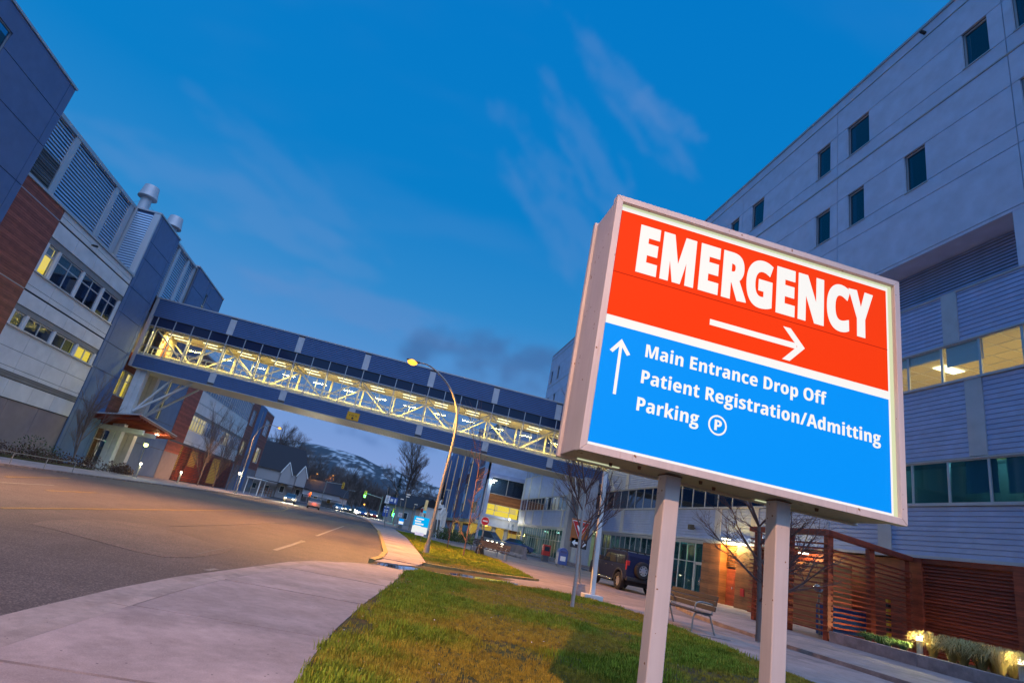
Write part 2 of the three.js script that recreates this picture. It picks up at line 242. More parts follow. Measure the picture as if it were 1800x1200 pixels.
// =====================================================================  GROUND
const inPoly = (p, x, z) => { let c = false; for (let i = 0, j = p.length - 1; i < p.length; j = i++) if ((p[i][1] > z) !== (p[j][1] > z) && x < (p[j][0] - p[i][0]) * (z - p[i][1]) / (p[j][1] - p[i][1]) + p[i][0]) c = !c; return c; };
const gp = (px, py, y = 0) => { const p = onGround(px, py, y); return [p.x, p.z]; };
const polyAt = (line, z) => { let i = 0; while (i < line.length - 2 && z < line[i + 1][1]) i++; const a = line[i], b = line[i + 1]; return mix(a[0], b[0], (z - a[1]) / (b[1] - a[1])); };
const ribbon = (pts, w, y0, y1) => { // upright strip of given width along a polyline in x,z
  const L = [], R = [], o = pts.map(([x, z]) => new THREE.Vector2(x, z)); o.forEach((p, i) => { const d = (o[i + 1] || p).clone().sub(o[i - 1] || p).normalize(), n = new THREE.Vector2(-d.y, d.x); L.push([p.x + n.x * w / 2, p.y + n.y * w / 2]); R.unshift([p.x - n.x * w / 2, p.y - n.y * w / 2]); });
  return slab([...L, ...R], y0, y1);
};
structure('terrain', metreUV(new THREE.PlaneGeometry(9000, 9000).rotateX(-Math.PI / 2).translate(0, -0.2, -2000)), M.soil);
{ // the road, one sheet; patches of older and newer asphalt are vertex colours
  const xs = [], zs = []; for (let x = -19; x <= 9.01; x += 0.5) xs.push(x); for (let z = 14; z > -260; z -= z > -40 ? 0.6 : z > -90 ? 1.5 : 5) zs.push(z);
  const pos = [], col = [], uv = [], idx = [], bend = (z) => z < -85 ? -((-z - 85) ** 2) * 0.0045 : 0;
  zs.forEach((z, j) => xs.forEach((x, i) => {
    pos.push(x + bend(z), -0.1, z); uv.push(x, z);
    const wheel = 0.08 * Math.cos((x + 2.9) * Math.PI * 2 / 1.75), n = fbm(x * 0.35 + 11, z * 0.12 + 5, 4), m = fbm(x * 1.7, z * 0.9 + 40, 3);
    const k = 1.0 + 0.42 * (n - 0.5) + 0.18 * (m - 0.5) + wheel * (0.5 + n) ; col.push(k, k * 0.99, k * 0.985);
    if (i && j) { const a = (j - 1) * xs.length + i - 1, b = a + 1, c = a + xs.length, d = c + 1; idx.push(a, b, d, a, d, c); }
  }));
  const g = new THREE.BufferGeometry(); g.setAttribute('position', new THREE.Float32BufferAttribute(pos, 3)); g.setAttribute('color', new THREE.Float32BufferAttribute(col, 3)); g.setAttribute('uv', new THREE.Float32BufferAttribute(uv, 2)); g.setIndex(idx); g.computeVertexNormals();
  structure('road', g, M.asphalt);
  const pm = M.asphalt.clone(); pm.vertexColors = false; pm.color.setRGB(0.215, 0.165, 0.145); pm.name = 'roadPatch';
  structure('road_patch', slab([[52, 921], [80, 915], [130, 913], [190, 914], [255, 921], [330, 942], [405, 967], [385, 974], [335, 980], [285, 979], [235, 969], [150, 946], [95, 931]].map((p) => gp(...p, -0.1)), -0.097, -0.095), pm);
  // tar seams and cracks on the asphalt
  const tar = M.black.clone(); tar.color.setRGB(0.03, 0.028, 0.027); tar.roughness = 0.55; tar.name = 'tar';
  const seam = (pts) => ribbon(pts.map((p) => gp(...p, -0.1)), 0.035, -0.097, -0.0945);
  structure('tar_seams', [seam([[345, 974], [380, 966], [408, 962]]), seam([[440, 905], [520, 912], [620, 922], [690, 935]]), seam([[300, 925], [420, 922], [520, 918]])], tar);
}
{ // painted markings
  const strip = (pts, w) => ribbon(pts.map((p) => gp(...p, -0.1)), w, -0.096, -0.0935);
  structure('lane_line', strip([[0, 893], [120, 894], [250, 895.5], [380, 897], [480, 898]], 0.12), M.paintYellow); structure('lane_line', strip([[480, 898], [497, 897.5], [506, 894], [503, 890], [497, 887]], 0.14), M.paintYellow);
  structure('lane_line', strip([[8, 838], [60, 839], [121, 840]], 0.14), M.paintYellow); structure('lane_line', strip([[80, 862], [170, 866]], 0.12), M.paintYellow);
  structure('lane_line', strip([[482, 967], [510, 958.5], [533, 950.5]], 0.11), M.paintWhite); structure('lane_line', strip([[556, 942], [580, 933], [604, 924.5]], 0.11), M.paintWhite);
  structure('lane_line', strip([[524, 954], [530, 949.5], [536, 952]], 0.06), M.paintWhite); structure('lane_line', strip([[405, 885], [433, 891]], 0.12), M.paintWhite); structure('lane_line', strip([[515, 890], [565, 902]], 0.12), M.paintWhite);
  structure('lane_line', strip([[360, 1003], [380, 1000]], 0.09), M.paintWhite); structure('lane_line', strip([[0, 848], [95, 853]], 0.1), M.paintWhite);
}
// near footpath: slabs between joints, a rolled kerb on the road side
const kerbLine = [[-2.2, 14], [-2.12, 0], [-2.02, -4.2], [-1.95, -5.95], [-1.87, -7.4], [-1.73, -8.75], [-1.27, -11.2], [-0.9, -13.2], [-0.5, -14.5], [0.12, -15.35]];
const lawnEdge = [[-0.1, 14], [-0.18, 0], [-0.25, -4.2], [-0.22, -5.41], [-0.12, -6.74], [0.13, -8.82], [0.61, -11.96], [1.0, -15.2]];
{
  const walk = new THREE.Group(); walk.name = 'footpath'; walk.userData = { kind: 'structure' }; scene.add(walk);
  const joints = [14, 11.6, 9.2, 6.8, 4.6, 2.4, 0.2, -2.0, -4.2, -6.23, -8.72, -11.3, -13.4, -15.3], tints = [1, 0.94, 1.04, 0.97].map((k) => { const m = M.concrete.clone(); m.color.multiplyScalar(k); m.name = 'concrete'; return m; });
  for (let i = 0; i + 1 < joints.length; i++) {
    const a = joints[i] - 0.018, b = joints[i + 1] + 0.018, n = 5, L = [], R = []; for (let k = 0; k <= n; k++) { const z = mix(a, b, k / n), off = 0; L.push([polyAt(kerbLine, z) + 0.012, z + off]); R.unshift([polyAt(lawnEdge, z), z]); }
    part(walk, 'slab', slab([...L, ...R], -0.15, (i % 3 - 1) * 0.002), tints[i % 4]);
  }
  part(walk, 'joint_bed', slab([...kerbLine, ...lawnEdge.slice().reverse()], -0.16, -0.06), M.concreteDark);
  const k0 = kerbLine.map(([x, z]) => [x - 0.1, z]);
  for (let i = 0; i + 1 < joints.length - 1; i++) { const n = 4, c = []; for (let k = 0; k <= n; k++) { const z = mix(joints[i] - 0.005, joints[i + 1] + 0.005, k / n); c.push([polyAt(k0, z), z]); } part(walk, 'kerb_stone', ribbon(c, 0.17, -0.15, -0.012), M.kerb); }
  part(walk, 'gutter', ribbon(kerbLine.map(([x, z]) => [x - 0.42, z]), 0.42, -0.15, -0.093), M.kerb);
}
// second footpath beyond the driveway
const path2L = [[0.25, -16.8], [0.5, -18.4], [0.68, -21.4], [0.6, -34], [0.45, -46], [-0.1, -65], [-0.8, -82], [-3.2, -105], [-8.3, -128], [-19, -165], [-40, -215], [-70, -262]], path2R = [[1.5, -17.9], [1.9, -20], [2.0, -23.6], [2.3, -41], [2.05, -58], [1.4, -75], [0.9, -85], [-1.6, -106], [-6.6, -129], [-17, -166], [-38, -216], [-68, -263]];
{
  const walk = new THREE.Group(); walk.name = 'footpath_far'; walk.userData = { kind: 'structure' }; scene.add(walk);
  const zs = [-18.2, -20.6, -23, -25.4, -27.8, -30.2, -32.6, -35, -40, -46, -56, -70, -90, -110];
  for (let i = 0; i + 1 < zs.length; i++) { const a = zs[i] - 0.01, b = zs[i + 1] + 0.01, n = 4, L = [], R = []; for (let k = 0; k <= n; k++) { const z = mix(a, b, k / n); L.push([polyAt(path2L, z), z]); R.unshift([polyAt(path2R, z), z]); } part(walk, 'slab', slab([...L, ...R], -0.15, 0), M.concrete); }
  part(walk, 'slab', slab([[0.25, -16.8], [0.5, -18.2], [1.6, -18.2], [1.45, -17.8], [0.9, -17.1]], -0.15, -0.02), M.concrete);
  part(walk, 'slab', slab([[-3.9, -110], [-8.3, -128], [-19, -165], [-40, -215], [-70, -262], [-68, -263], [-38, -216], [-17, -166], [-6.6, -129], [-2.2, -110]], -0.15, 0), M.concrete);
  part(walk, 'kerb_stone', ribbon(path2L.slice(0, 5).map(([x, z]) => [x - 0.09, z]), 0.16, -0.15, 0.015), M.kerbYellow); part(walk, 'kerb_stone', ribbon(path2L.slice(4).map(([x, z]) => [x - 0.09, z]), 0.16, -0.15, 0.01), M.kerb);
}
// forecourt and driveway
structure('forecourt', slab([[0.3, -15.0], [1.0, -15.0], [2, -16.4], [6, -17.6], [7.2, -12], [7.2, 14], [22, 14], [22, -140], [-2, -140], [0.4, -90], [2, -60], [4, -46], [6.5, -42], [7.2, -33], [6.2, -23], [3, -19.2], [1.4, -18.6], [0.3, -17.2]], -0.14, -0.045), M.concreteDark);
{
  const dirt = M.soil.clone(); dirt.color.setRGB(0.30, 0.19, 0.12); dirt.name = 'driveDirt';
  structure('driveway_silt', slab([[640, 992], [668, 985], [700, 984], [735, 994], [800, 1003], [870, 1013], [905, 1020], [860, 1019], [800, 1011], [760, 1006], [742, 1004], [715, 1003], [690, 999], [660, 994]].map((p) => gp(...p, -0.045)), -0.06, -0.04), dirt);
  const water = M.tintGlass.clone(); water.color.setRGB(0.02, 0.022, 0.026); water.roughness = 0.015; water.name = 'water';
  structure('puddle', slab([[662, 990], [678, 989], [700, 992], [722, 996], [736, 1000], [728, 1003], [706, 1001], [684, 998], [668, 994]].map((p) => gp(...p, -0.04)), -0.05, -0.036), water);
  structure('puddle', slab([[788, 1007], [805, 1008], [840, 1014], [880, 1020], [912, 1026], [905, 1029], [868, 1025], [830, 1018], [800, 1012]].map((p) => gp(...p, -0.04)), -0.05, -0.036), water);
  structure('kerb', ribbon([[1.75, -19.2], [2.4, -19.3], [3.24, -19.64], [4.3, -20.4], [5.4, -21.4], [6.45, -22.5]], 0.16, -0.1, 0.03), M.kerbYellow);
  structure('kerb', ribbon([[0.2, -15.45], [0.9, -15.3], [1.5, -16.25], [2.3, -16.75], [3.1, -17.1]], 0.12, -0.1, 0.0), M.kerb);
}
// walkway along the right-hand building, two levels
structure('walkway', slab([[7.6, 14], [7.6, -10.5], [7.75, -13], [7.9, -15.4], [7.3, -18.1], [9.4, -19.0], [10.2, -18.4], [11.0, -16], [11.1, -13], [11.4, 14]], -0.12, -0.02), M.concrete);
{
  const edge = [[11.5, 14], [11.35, -11], [11.1, -13.2], [10.95, -15.5], [11.0, -17], [11.3, -19.2], [12.2, -22.2], [14, -25.5], [16.5, -28.6], [18.6, -31.2], [19.4, -35], [19.6, -42], [19.4, -55], [18.4, -61], [17.6, -70], [17.2, -93]];
  const walk = new THREE.Group(); walk.name = 'building_walkway'; walk.userData = { kind: 'structure' }; scene.add(walk);
  const zs = [14, 8, 2, -4, -8, -11, -14, -17, -20, -23, -26, -29, -32, -36, -42, -48, -55, -62, -70, -80, -93];
  for (let i = 0; i + 1 < zs.length; i++) { const L = [], n = 4; for (let k = 0; k <= n; k++) { const z = mix(zs[i] - 0.008, zs[i + 1] + 0.008, k / n); L.push([polyAt(edge, z) + 0.09, z]); } part(walk, 'slab', slab([...L, [22.4, zs[i + 1] + 0.008], [22.4, zs[i] - 0.008]], -0.12, 0.06), M.concrete); }
  part(walk, 'kerb_stone', ribbon(edge, 0.17, -0.12, 0.07), M.kerb);
}
// far side of the street
structure('footpath_left', slab([[-27, 14], [-17.3, 14], [-17.3, -88], [-18.2, -100], [-21, -122], [-26, -146], [-27, -150]], -0.15, 0), M.concrete);
structure('kerb', ribbon([[-17.2, 14], [-17.2, -88], [-18.1, -100], [-20.9, -122]], 0.18, -0.15, 0.012), M.kerb);
structure('planting_bed', slab([[-26.4, -8], [-22.8, -8], [-22.6, -52], [-23.6, -55], [-26.4, -55]], 0, 0.06), M.soil);
// lawns
const lawn1 = [...lawnEdge.map(([x, z]) => [x + 0.004, z]), [1.45, -16.2], [3.0, -17.05], [5.15, -18.1], [6.95, -17.95], [7.75, -16.1], [7.65, -13], [7.5, -10.5], [7.5, 14]];
const lawn2 = [[1.62, -19.15], [3.2, -19.75], [4.3, -20.5], [6.4, -22.7], [7.4, -34], [6.7, -42.6], [4.6, -47], [3.7, -56], [2.1, -58], [2.35, -41], [2.06, -24], [1.95, -20]];
structure('lawn_near', slab(lawn1, -0.14, -0.012), M.soil); structure('lawn_far', slab(lawn2, -0.14, -0.008), M.soil);
{ // grass: tufts of real blades, green by the path, straw-coloured in the middle
  const blade = []; const B = 6; for (let k = 0; k < B; k++) { const a = rr(0, 6.28), lean = rr(0.1, 0.75), h = rr(0.6, 1), w = rr(0.045, 0.07), ox = rr(-0.45, 0.45), oz = rr(-0.45, 0.45), dx = Math.cos(a), dz = Math.sin(a); const s = V3(-dz * w, 0, dx * w), b0 = V3(ox, 0, oz), m = V3(ox + dx * lean * 0.35 * h, h * 0.6, oz + dz * lean * 0.35 * h), t = V3(ox + dx * lean * h, h * (1 - lean * 0.25), oz + dz * lean * h); blade.push(tri([b0.clone().sub(s), b0.clone().add(s), m.clone().addScaledVector(s, 0.7), m.clone().addScaledVector(s, -0.7), t], [0, 1, 2, 0, 2, 3, 3, 2, 4])); }
  const geo = join(blade), gm = new THREE.MeshPhysicalMaterial({ roughness: 0.9, side: THREE.DoubleSide }); gm.name = 'grassBlade';
  const sow = (name, poly, count, near, fade) => {
    const xs = poly.map((p) => p[0]), zs = poly.map((p) => p[1]), x0 = Math.min(...xs), x1 = Math.max(...xs), z0 = Math.min(...zs), z1 = Math.min(near, Math.max(...zs)), list = [];
    for (let t = 0; list.length < count && t < count * 30; t++) { const z = z1 - (z1 - z0) * Math.pow(rnd(), fade), x = rr(x0, x1); if (!inPoly(poly, x, z)) continue; const bare = fbm(x * 1.1 + 20, z * 1.1, 4), e = fade > 1 ? x - polyAt(lawnEdge, Math.max(-15.1, z)) : 9; if (bare > 0.63 && rnd() < 0.75) continue; if (e < 0.32 && rnd() < 0.8 - e * 2 + 0.6 * (bare - 0.5)) continue; list.push([x, z]); }
    const im = new THREE.InstancedMesh(geo, gm, list.length), mx = new THREE.Matrix4(), q = new THREE.Quaternion(), c = new THREE.Color();
    list.forEach(([x, z], i) => { const lush = sstep(0.40, 0.62, fbm(x * 0.55 + 3, z * 0.55 + 9, 4) + (fade > 1 ? 0.30 * sstep(2.2, 0.2, x - polyAt(lawnEdge, Math.max(-15.1, z))) : 0.12)), s = rr(0.024, 0.055) * (0.8 + 0.9 * lush) * (rnd() < 0.06 ? 1.6 : 1);
      q.setFromAxisAngle(V3(0, 1, 0), rr(0, 6.28)); mx.compose(V3(x, -0.012, z), q, V3(s * 1.1, s, s * 1.1)); im.setMatrixAt(i, mx);
      const k = rr(0.75, 1.25), dry = rnd() < 0.12 ? 0.6 : 0; const t = clamp(lush - dry); c.setRGB(mix(0.36, 0.17, t) * k, mix(0.235, 0.215, t) * k, mix(0.018, 0.006, t) * k); im.setColorAt(i, c); });
    im.name = name; im.userData = { kind: 'stuff', label: name === 'grass_near' ? 'patchy green and straw coloured grass round the sign posts' : 'short mown grass on the lawn round the street lamp', category: 'grass' }; im.castShadow = im.receiveShadow = true; scene.add(im);
  };
  sow('grass_near', lawn1, 90000, -3.2, 1.7); sow('grass_far', lawn2, 30000, 0, 1);
  // scattered dead leaves and bits of litter near the path
  const lg = join(tri([V3(-0.5, 0, 0), V3(0, 0.12, 0.28), V3(0.5, 0.05, 0), V3(0, 0.1, -0.28)], [0, 1, 2, 0, 2, 3])), lm = new THREE.MeshStandardMaterial({ roughness: 0.9, side: THREE.DoubleSide }); lm.name = 'leafLitter';
  const im = new THREE.InstancedMesh(lg, lm, 420), mx = new THREE.Matrix4(), q = new THREE.Quaternion(), c = new THREE.Color();
  for (let i = 0; i < 420;) { const z = rr(-17, -4), e = rnd() < 0.5 ? polyAt(lawnEdge, Math.max(-15.1, z)) + Math.abs(rr(0, 1.2) * rnd()) : rr(0, 7.4); if (!inPoly(lawn1, e, z)) continue; q.setFromEuler(new THREE.Euler(rr(-0.3, 0.3), rr(0, 6.28), rr(-0.3, 0.3))); mx.compose(V3(e, 0.02, z), q, V3(1, 1, 1).multiplyScalar(rr(0.015, 0.045))); im.setMatrixAt(i, mx); rnd() < 0.3 ? c.setRGB(0.6, 0.56, 0.5) : c.setRGB(rr(0.15, 0.3), rr(0.1, 0.17), 0.05); im.setColorAt(i, c); i++; }
  im.name = 'leaf_litter'; im.userData = { kind: 'stuff', label: 'dead leaves and paper bits lying in the near grass', category: 'litter' }; scene.add(im);
}
// =====================================================================  THE ILLUMINATED SIGN
const font = await new FontLoader().loadAsync('fonts/droid/droid_sans_bold.typeface.json');
const textGeo = (s, x0, x1, y0, capH, z, o = {}) => { // fit a string between x0 and x1 with a cap height
  const g = new TextGeometry(s, { font, size: 1, depth: 0.004 / capH, curveSegments: 6, bevelEnabled: !!o.bold, bevelSize: o.bold || 0, bevelThickness: 0.002, bevelSegments: 1 }); g.computeBoundingBox(); const cap = new TextGeometry('E', { font, size: 1, depth: 0.01 }); cap.computeBoundingBox();
  const b = g.boundingBox, k = capH / (cap.boundingBox.max.y - cap.boundingBox.min.y), sx = x1 == null ? k : (x1 - x0) / (b.max.x - b.min.x); g.translate(-b.min.x, 0, 0); g.scale(sx, k, k); g.translate(x0, y0, z); return flat(g);
};
{
  const ZF = -3.9, x0 = 1.27, x1 = 4.045, y0 = 1.90, y1 = 4.07, D = 0.56;
  const s = thing('emergency_sign', 'tall illuminated red and blue hospital sign reading EMERGENCY on two posts', 'sign', [2.66, 0, -4.17]);
  // cabinet: sheet-metal box with a stepped rear edge, front retaining frame mitred at the corners
  const cab = part(s, 'cabinet', [rbox(x0 + 0.012, x1 - 0.012, y0 + 0.012, y1 - 0.012, ZF - 0.09, ZF - D + 0.05, 0.006, 1), rbox(x0 - 0.012, x1 + 0.012, y0 - 0.006, y1 + 0.006, ZF - D + 0.052, ZF - D, 0.006, 1)], M.signSteel);
  const f = 0.05, mitre = (a, b, c, d) => { const g = ext([a, b, c, d], 0.085, { bevelEnabled: true, bevelSize: 0.003, bevelThickness: 0.003, bevelSegments: 1 }); g.translate(0, 0, ZF - 0.088); return metreUV(flat(g)); }, e = 0.004;
  part(s, 'frame_rail', mitre([x0 + e, y1], [x1 - e, y1], [x1 - f - e, y1 - f], [x0 + f + e, y1 - f]), M.signSteel); part(s, 'frame_rail', mitre([x0 + e, y0], [x0 + f + e, y0 + f], [x1 - f - e, y0 + f], [x1 - e, y0]), M.signSteel);
  part(s, 'frame_stile', mitre([x0, y0 + e], [x0, y1 - e], [x0 + f, y1 - f - e], [x0 + f, y0 + f + e]), M.signSteel); part(s, 'frame_stile', mitre([x1, y0 + e], [x1 - f, y0 + f + e], [x1 - f, y1 - f - e], [x1, y1 - e]), M.signSteel);
  // backlit face: white acrylic with red and blue vinyl
  const fx0 = x0 + f, fx1 = x1 - f, fy0 = y0 + f, fy1 = y1 - f, zf = ZF - 0.05;
  const face = part(s, 'face_lamp_panel', box(fx0 + 0.002, fx1 - 0.002, fy0 + 0.002, fy1 - 0.002, zf - 0.01, zf), M.sign_white);
  part(face, 'diffuser_edge', [box(fx1 - 0.03, fx1 - 0.003, fy0 + 0.003, fy1 - 0.003, zf + 0.001, zf + 0.012), box(fx0 + 0.003, fx1 - 0.031, fy1 - 0.018, fy1 - 0.003, zf + 0.001, zf + 0.012)], M.sign_edge);
  const bx0 = fx0 + 0.018, bx1 = fx1 - 0.052;
  part(face, 'red_field', box(bx0, bx1, 3.005, fy1 - 0.055, zf + 0.002, zf + 0.004), M.sign_red);
  part(face, 'panel_joint', box(bx0, bx1, 3.3845, 3.389, zf + 0.0045, zf + 0.0055), M.sign_joint);
  part(face, 'blue_field', box(bx0, bx1, fy0 + 0.03, 2.93, zf + 0.002, zf + 0.004), M.sign_blue);
  const zt = zf + 0.006;
  part(face, 'emergency_lettering', textGeo('EMERGENCY', 1.525, 3.80, 3.453, 0.41, zt, { bold: 0.043 }), M.sign_white);
  part(face, 'right_arrow', [box(2.225, 3.035, 3.153, 3.203, zt, zt + 0.003), metreUV(flat(ext([[2.905, 3.325], [2.975, 3.325], [3.115, 3.178], [2.975, 3.03], [2.905, 3.03], [3.045, 3.178]], 0.003).translate(0, 0, zt + 0.0005)))], M.sign_white);
  part(face, 'up_arrow', [box(1.478, 1.502, 2.375, 2.79, zt, zt + 0.003), metreUV(flat(ext([[1.49, 2.825], [1.575, 2.715], [1.55, 2.70], [1.49, 2.775], [1.43, 2.70], [1.405, 2.715]], 0.003).translate(0, 0, zt + 0.0005)))], M.sign_white);
  part(face, 'direction_lettering', textGeo('Main Entrance Drop Off', 1.70, 3.33, 2.732, 0.105, zt), M.sign_white); part(face, 'direction_lettering', textGeo('Patient Registration/Admitting', 1.69, 3.85, 2.515, 0.105, zt), M.sign_white); part(face, 'direction_lettering', textGeo('Parking', 1.68, 2.20, 2.295, 0.105, zt), M.sign_white);
  part(face, 'parking_symbol', [new THREE.RingGeometry(0.066, 0.080, 40).translate(2.362, 2.335, zt + 0.002), textGeo('P', 2.337, 2.397, 2.295, 0.082, zt)], M.sign_white);
  // underside: rusty lifting bolts and a drip tray seam with a lit slot
  for (const [bx, bz] of [[1.66, 0.36], [1.83, 0.2], [2.2, 0.36], [2.36, 0.22], [2.56, 0.36], [3.15, 0.34], [3.4, 0.22]]) part(s, 'bolt', cyl(V3(bx, y0 - 0.012, ZF - bz), V3(bx, y0 + 0.014, ZF - bz), 0.013, 0.016, 8), M.barkRed);
  part(s, 'light_slot', box(1.42, 1.78, y0 + 0.004, y0 + 0.01, ZF - D + 0.075, ZF - D + 0.095), M.sign_edge); part(s, 'light_slot', box(3.02, 3.35, y0 + 0.004, y0 + 0.01, ZF - D + 0.075, ZF - D + 0.095), M.sign_edge);
  for (const px of [2.113, 3.072]) { const p = part(s, 'post', rbox(px - 0.064, px + 0.064, -0.1, y0 + 0.006, ZF - 0.18, ZF - 0.32, 0.012, 3), M.signSteel); part(p, 'weld_collar', box(px - 0.067, px + 0.067, y0 - 0.006, y0 + 0.002, ZF - 0.177, ZF - 0.323), M.barkRed); }
  part(s, 'back_face_panel', box(fx0, fx1, fy0, fy1, ZF - D - 0.004, ZF - D - 0.012), M.sign_white);
  for (const [cy, h, rgb, k] of [[(3.005 + fy1) / 2, fy1 - 3.0, [1, 0.42, 0.25], 0.55], [(fy0 + 2.95) / 2, 2.95 - fy0, [0.35, 0.6, 1], 0.5]]) { const l = new THREE.RectAreaLight(new THREE.Color().setRGB(...rgb), k, fx1 - fx0, h); l.position.set((fx0 + fx1) / 2, cy, ZF + 0.02); l.lookAt((fx0 + fx1) / 2, cy, ZF + 5); scene.add(l); }
}
// =====================================================================  LEFT-HAND HOSPITAL WING
const XL = -26.4;
const louvreX = (x, dir, z0, z1, y0, y1, pitch = 0.26) => { const g = []; for (let y = y0 + pitch / 2; y < y1; y += pitch) { const b = box(-0.015, 0.015, -pitch * 0.33, pitch * 0.33, Math.min(z0, z1), Math.max(z0, z1)); b.rotateZ(dir * 0.32); b.translate(x - dir * 0.05, y, 0); g.push(b); } return join(g); };
const stuff = (o) => { o.userData.kind = 'stuff'; return o; };
{
  const w = thing('hospital_wing', 'long grey, cream and timber clad hospital wing on the far side of the street', 'building', [XL, 0, -48]);
  const yOf = (px, py, x = XL) => onX(px, py, x).y;
  // --- near charcoal tower
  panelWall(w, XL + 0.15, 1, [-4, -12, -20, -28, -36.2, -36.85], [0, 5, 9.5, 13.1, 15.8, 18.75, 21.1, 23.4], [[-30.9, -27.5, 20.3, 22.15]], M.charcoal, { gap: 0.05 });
  windowX(w, XL + 0.15, 1, [-30.9, -27.5, 20.3, 22.15], { us: [0.5], pane: M.glassTint });
  part(w, 'parapet_cap', box(XL + 0.22, XL - 0.4, 23.4, 23.55, -36.92, -4), M.trim); part(w, 'return_wall', box(XL + 0.06, -31, 0, 23.4, -36.62, -36.84), M.flashing);
  // --- louvred plant room set back on the roof
  const XP = -28.65, posts = [[113, 288], [187, 370]].map(([a, b]) => onX(a, b, XP).z);
  part(w, 'roof_parapet', box(XP + 0.12, XP - 0.5, 23.0, 23.3, -53.4, -36.85), M.trim);
  const edges = [-36.86, ...posts, -52.7];
  for (let i = 0; i + 1 < edges.length; i++) stuff(part(w, 'louvre_blades', louvreX(XP, 1, edges[i] - 0.3, edges[i + 1] + 0.3, 16.6, 23.0), M.louvre));
  for (const z of [...posts, -52.7]) part(w, 'louvre_post', box(XP + 0.08, XP - 0.3, 16.5, 23.0, z - 0.33, z + 0.33), M.louvreFrame);
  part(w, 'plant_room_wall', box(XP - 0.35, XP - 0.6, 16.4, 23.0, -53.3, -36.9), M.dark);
  stuff(part(w, 'louvre_blades', louvreX(XP + 0.05, 1, -36.9, posts[0] + 0.36, 16.6, 20.4, 0.2), M.joint));
  part(w, 'roof_slab', box(XL - 0.1, -44, 16.35, 16.5, -53.4, -36.9), M.joint); part(w, 'plant_roof', box(XP - 0.1, -44, 23.0, 23.12, -76, -4), M.joint); part(w, 'rear_wall', box(-43.5, -44, 0, 23.1, -129, -4), M.joint);
  part(w, 'cornice', box(XL + 0.1, XL - 0.3, 16.68, 16.86, -53.45, -36.85), M.flashing);
  // --- timber siding
  for (const [a, b] of [[0, 10.56], [10.62, 15.82], [15.88, 16.66]]) stuff(part(w, 'timber_siding', corrX(XL, 1, -41.58, -36.88, a, b, 0.165, 0.014, 0.022), M.wood));
  part(w, 'siding_reveal', [box(XL - 0.03, XL - 0.2, 0, 16.66, -41.58, -36.88), box(XL + 0.012, XL - 0.03, 10.565, 10.615, -41.58, -36.88), box(XL + 0.012, XL - 0.03, 15.825, 15.875, -41.58, -36.88)], M.trim);
  // --- cream panels with two window rows
  const Hu = [-53.36, -41.66, 11.95, 14.15], Hl = [-53.36, -41.66, 8.1, 9.15], zsC = [-41.6, -44.45, -47.4, -50.35, -53.4];
  panelWall(w, XL, 1, zsC, [3.65, 4.88], [], M.cream); panelWall(w, XL, 1, zsC, [5.32, 5.62, 6.75, 8.04], [Hl], M.cream); panelWall(w, XL, 1, zsC, [9.55, 10.54], [], M.cream); panelWall(w, XL, 1, zsC, [10.64, 11.0, 11.9], [Hu], M.cream); panelWall(w, XL, 1, zsC, [14.62, 15.78], [], M.cream); panelWall(w, XL, 1, zsC, [15.88, 16.25, 16.66], [], M.cream);
  part(w, 'string_course', [box(XL - 0.03, XL - 0.2, 4.9, 5.3, -53.4, -41.6), box(XL + 0.03, XL - 0.02, 4.95, 5.03, -53.4, -41.6), box(XL + 0.03, XL - 0.02, 5.18, 5.25, -53.4, -41.6)], M.creamDark);
  part(w, 'lintel_band', box(XL - 0.05, XL - 0.25, 14.15, 14.6, -53.38, -41.62), M.creamDark); part(w, 'lintel_band', box(XL - 0.05, XL - 0.25, 9.15, 9.53, -53.38, -41.62), M.creamDark);
  part(w, 'sill_band', box(XL + 0.09, XL - 0.1, 11.9, 11.98, -53.38, -41.62), M.flashing); part(w, 'sill_band', box(XL + 0.09, XL - 0.1, 8.04, 8.12, -53.38, -41.62), M.flashing);
  const groups = [[-43.15, -41.9], [-46.7, -43.5], [-50.05, -47.0], [-53.1, -50.4]];
  groups.forEach(([a, b], i) => {
    windowX(w, XL, 1, [a, b, 12.0, 14.13], { us: i ? [0.5] : [], ys: [0.68], sill: false, deep: 0.12, frame: M.flashing, lit: i === 0 ? M.lit_window : null, inner: 1.1, pane: i ? M.glassTint : M.glass, fw: 0.09 });
    windowX(w, XL, 1, [a, b, 8.13, 9.13], { us: i ? [0.5] : [], sill: false, deep: 0.12, frame: M.flashing, lit: i === 3 ? M.lit_window : i === 0 ? M.lit_window_dim : null, inner: 1.1, pane: i === 3 ? M.glass : M.glassTint, fw: 0.09 });
  });
  part(w, 'roller_blind', box(XL - 0.36, XL - 0.37, 13.45, 14.1, -43.1, -41.95), M.creamDark); part(w, 'roller_blind', box(XL - 0.5, XL - 0.51, 12.6, 14.1, -49.9, -48.6), M.blind); part(w, 'roller_blind', box(XL - 0.5, XL - 0.51, 12.5, 14.1, -52.9, -50.6), M.blind); part(w, 'roller_blind', box(XL - 0.5, XL - 0.51, 12.4, 14.1, -46.5, -45.2), M.blind);
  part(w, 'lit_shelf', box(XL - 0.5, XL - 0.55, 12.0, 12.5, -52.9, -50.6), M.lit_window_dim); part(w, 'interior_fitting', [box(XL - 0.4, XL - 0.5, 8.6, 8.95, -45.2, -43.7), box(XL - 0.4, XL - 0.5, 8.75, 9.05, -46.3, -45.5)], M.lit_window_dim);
  for (const z of [-41.75, -43.33, -46.85, -50.22, -53.24]) for (const [a, b] of [[11.98, 14.15], [8.12, 9.15]]) part(w, 'window_pier', box(XL - 0.02, XL - 0.24, a, b, z - 0.13, z + 0.13), M.cream);
  panelWall(w, XL - 0.06, 1, [-41.6, -45.4, -49.2, -53.4], [0, 3.62], [], M.baseBrown);
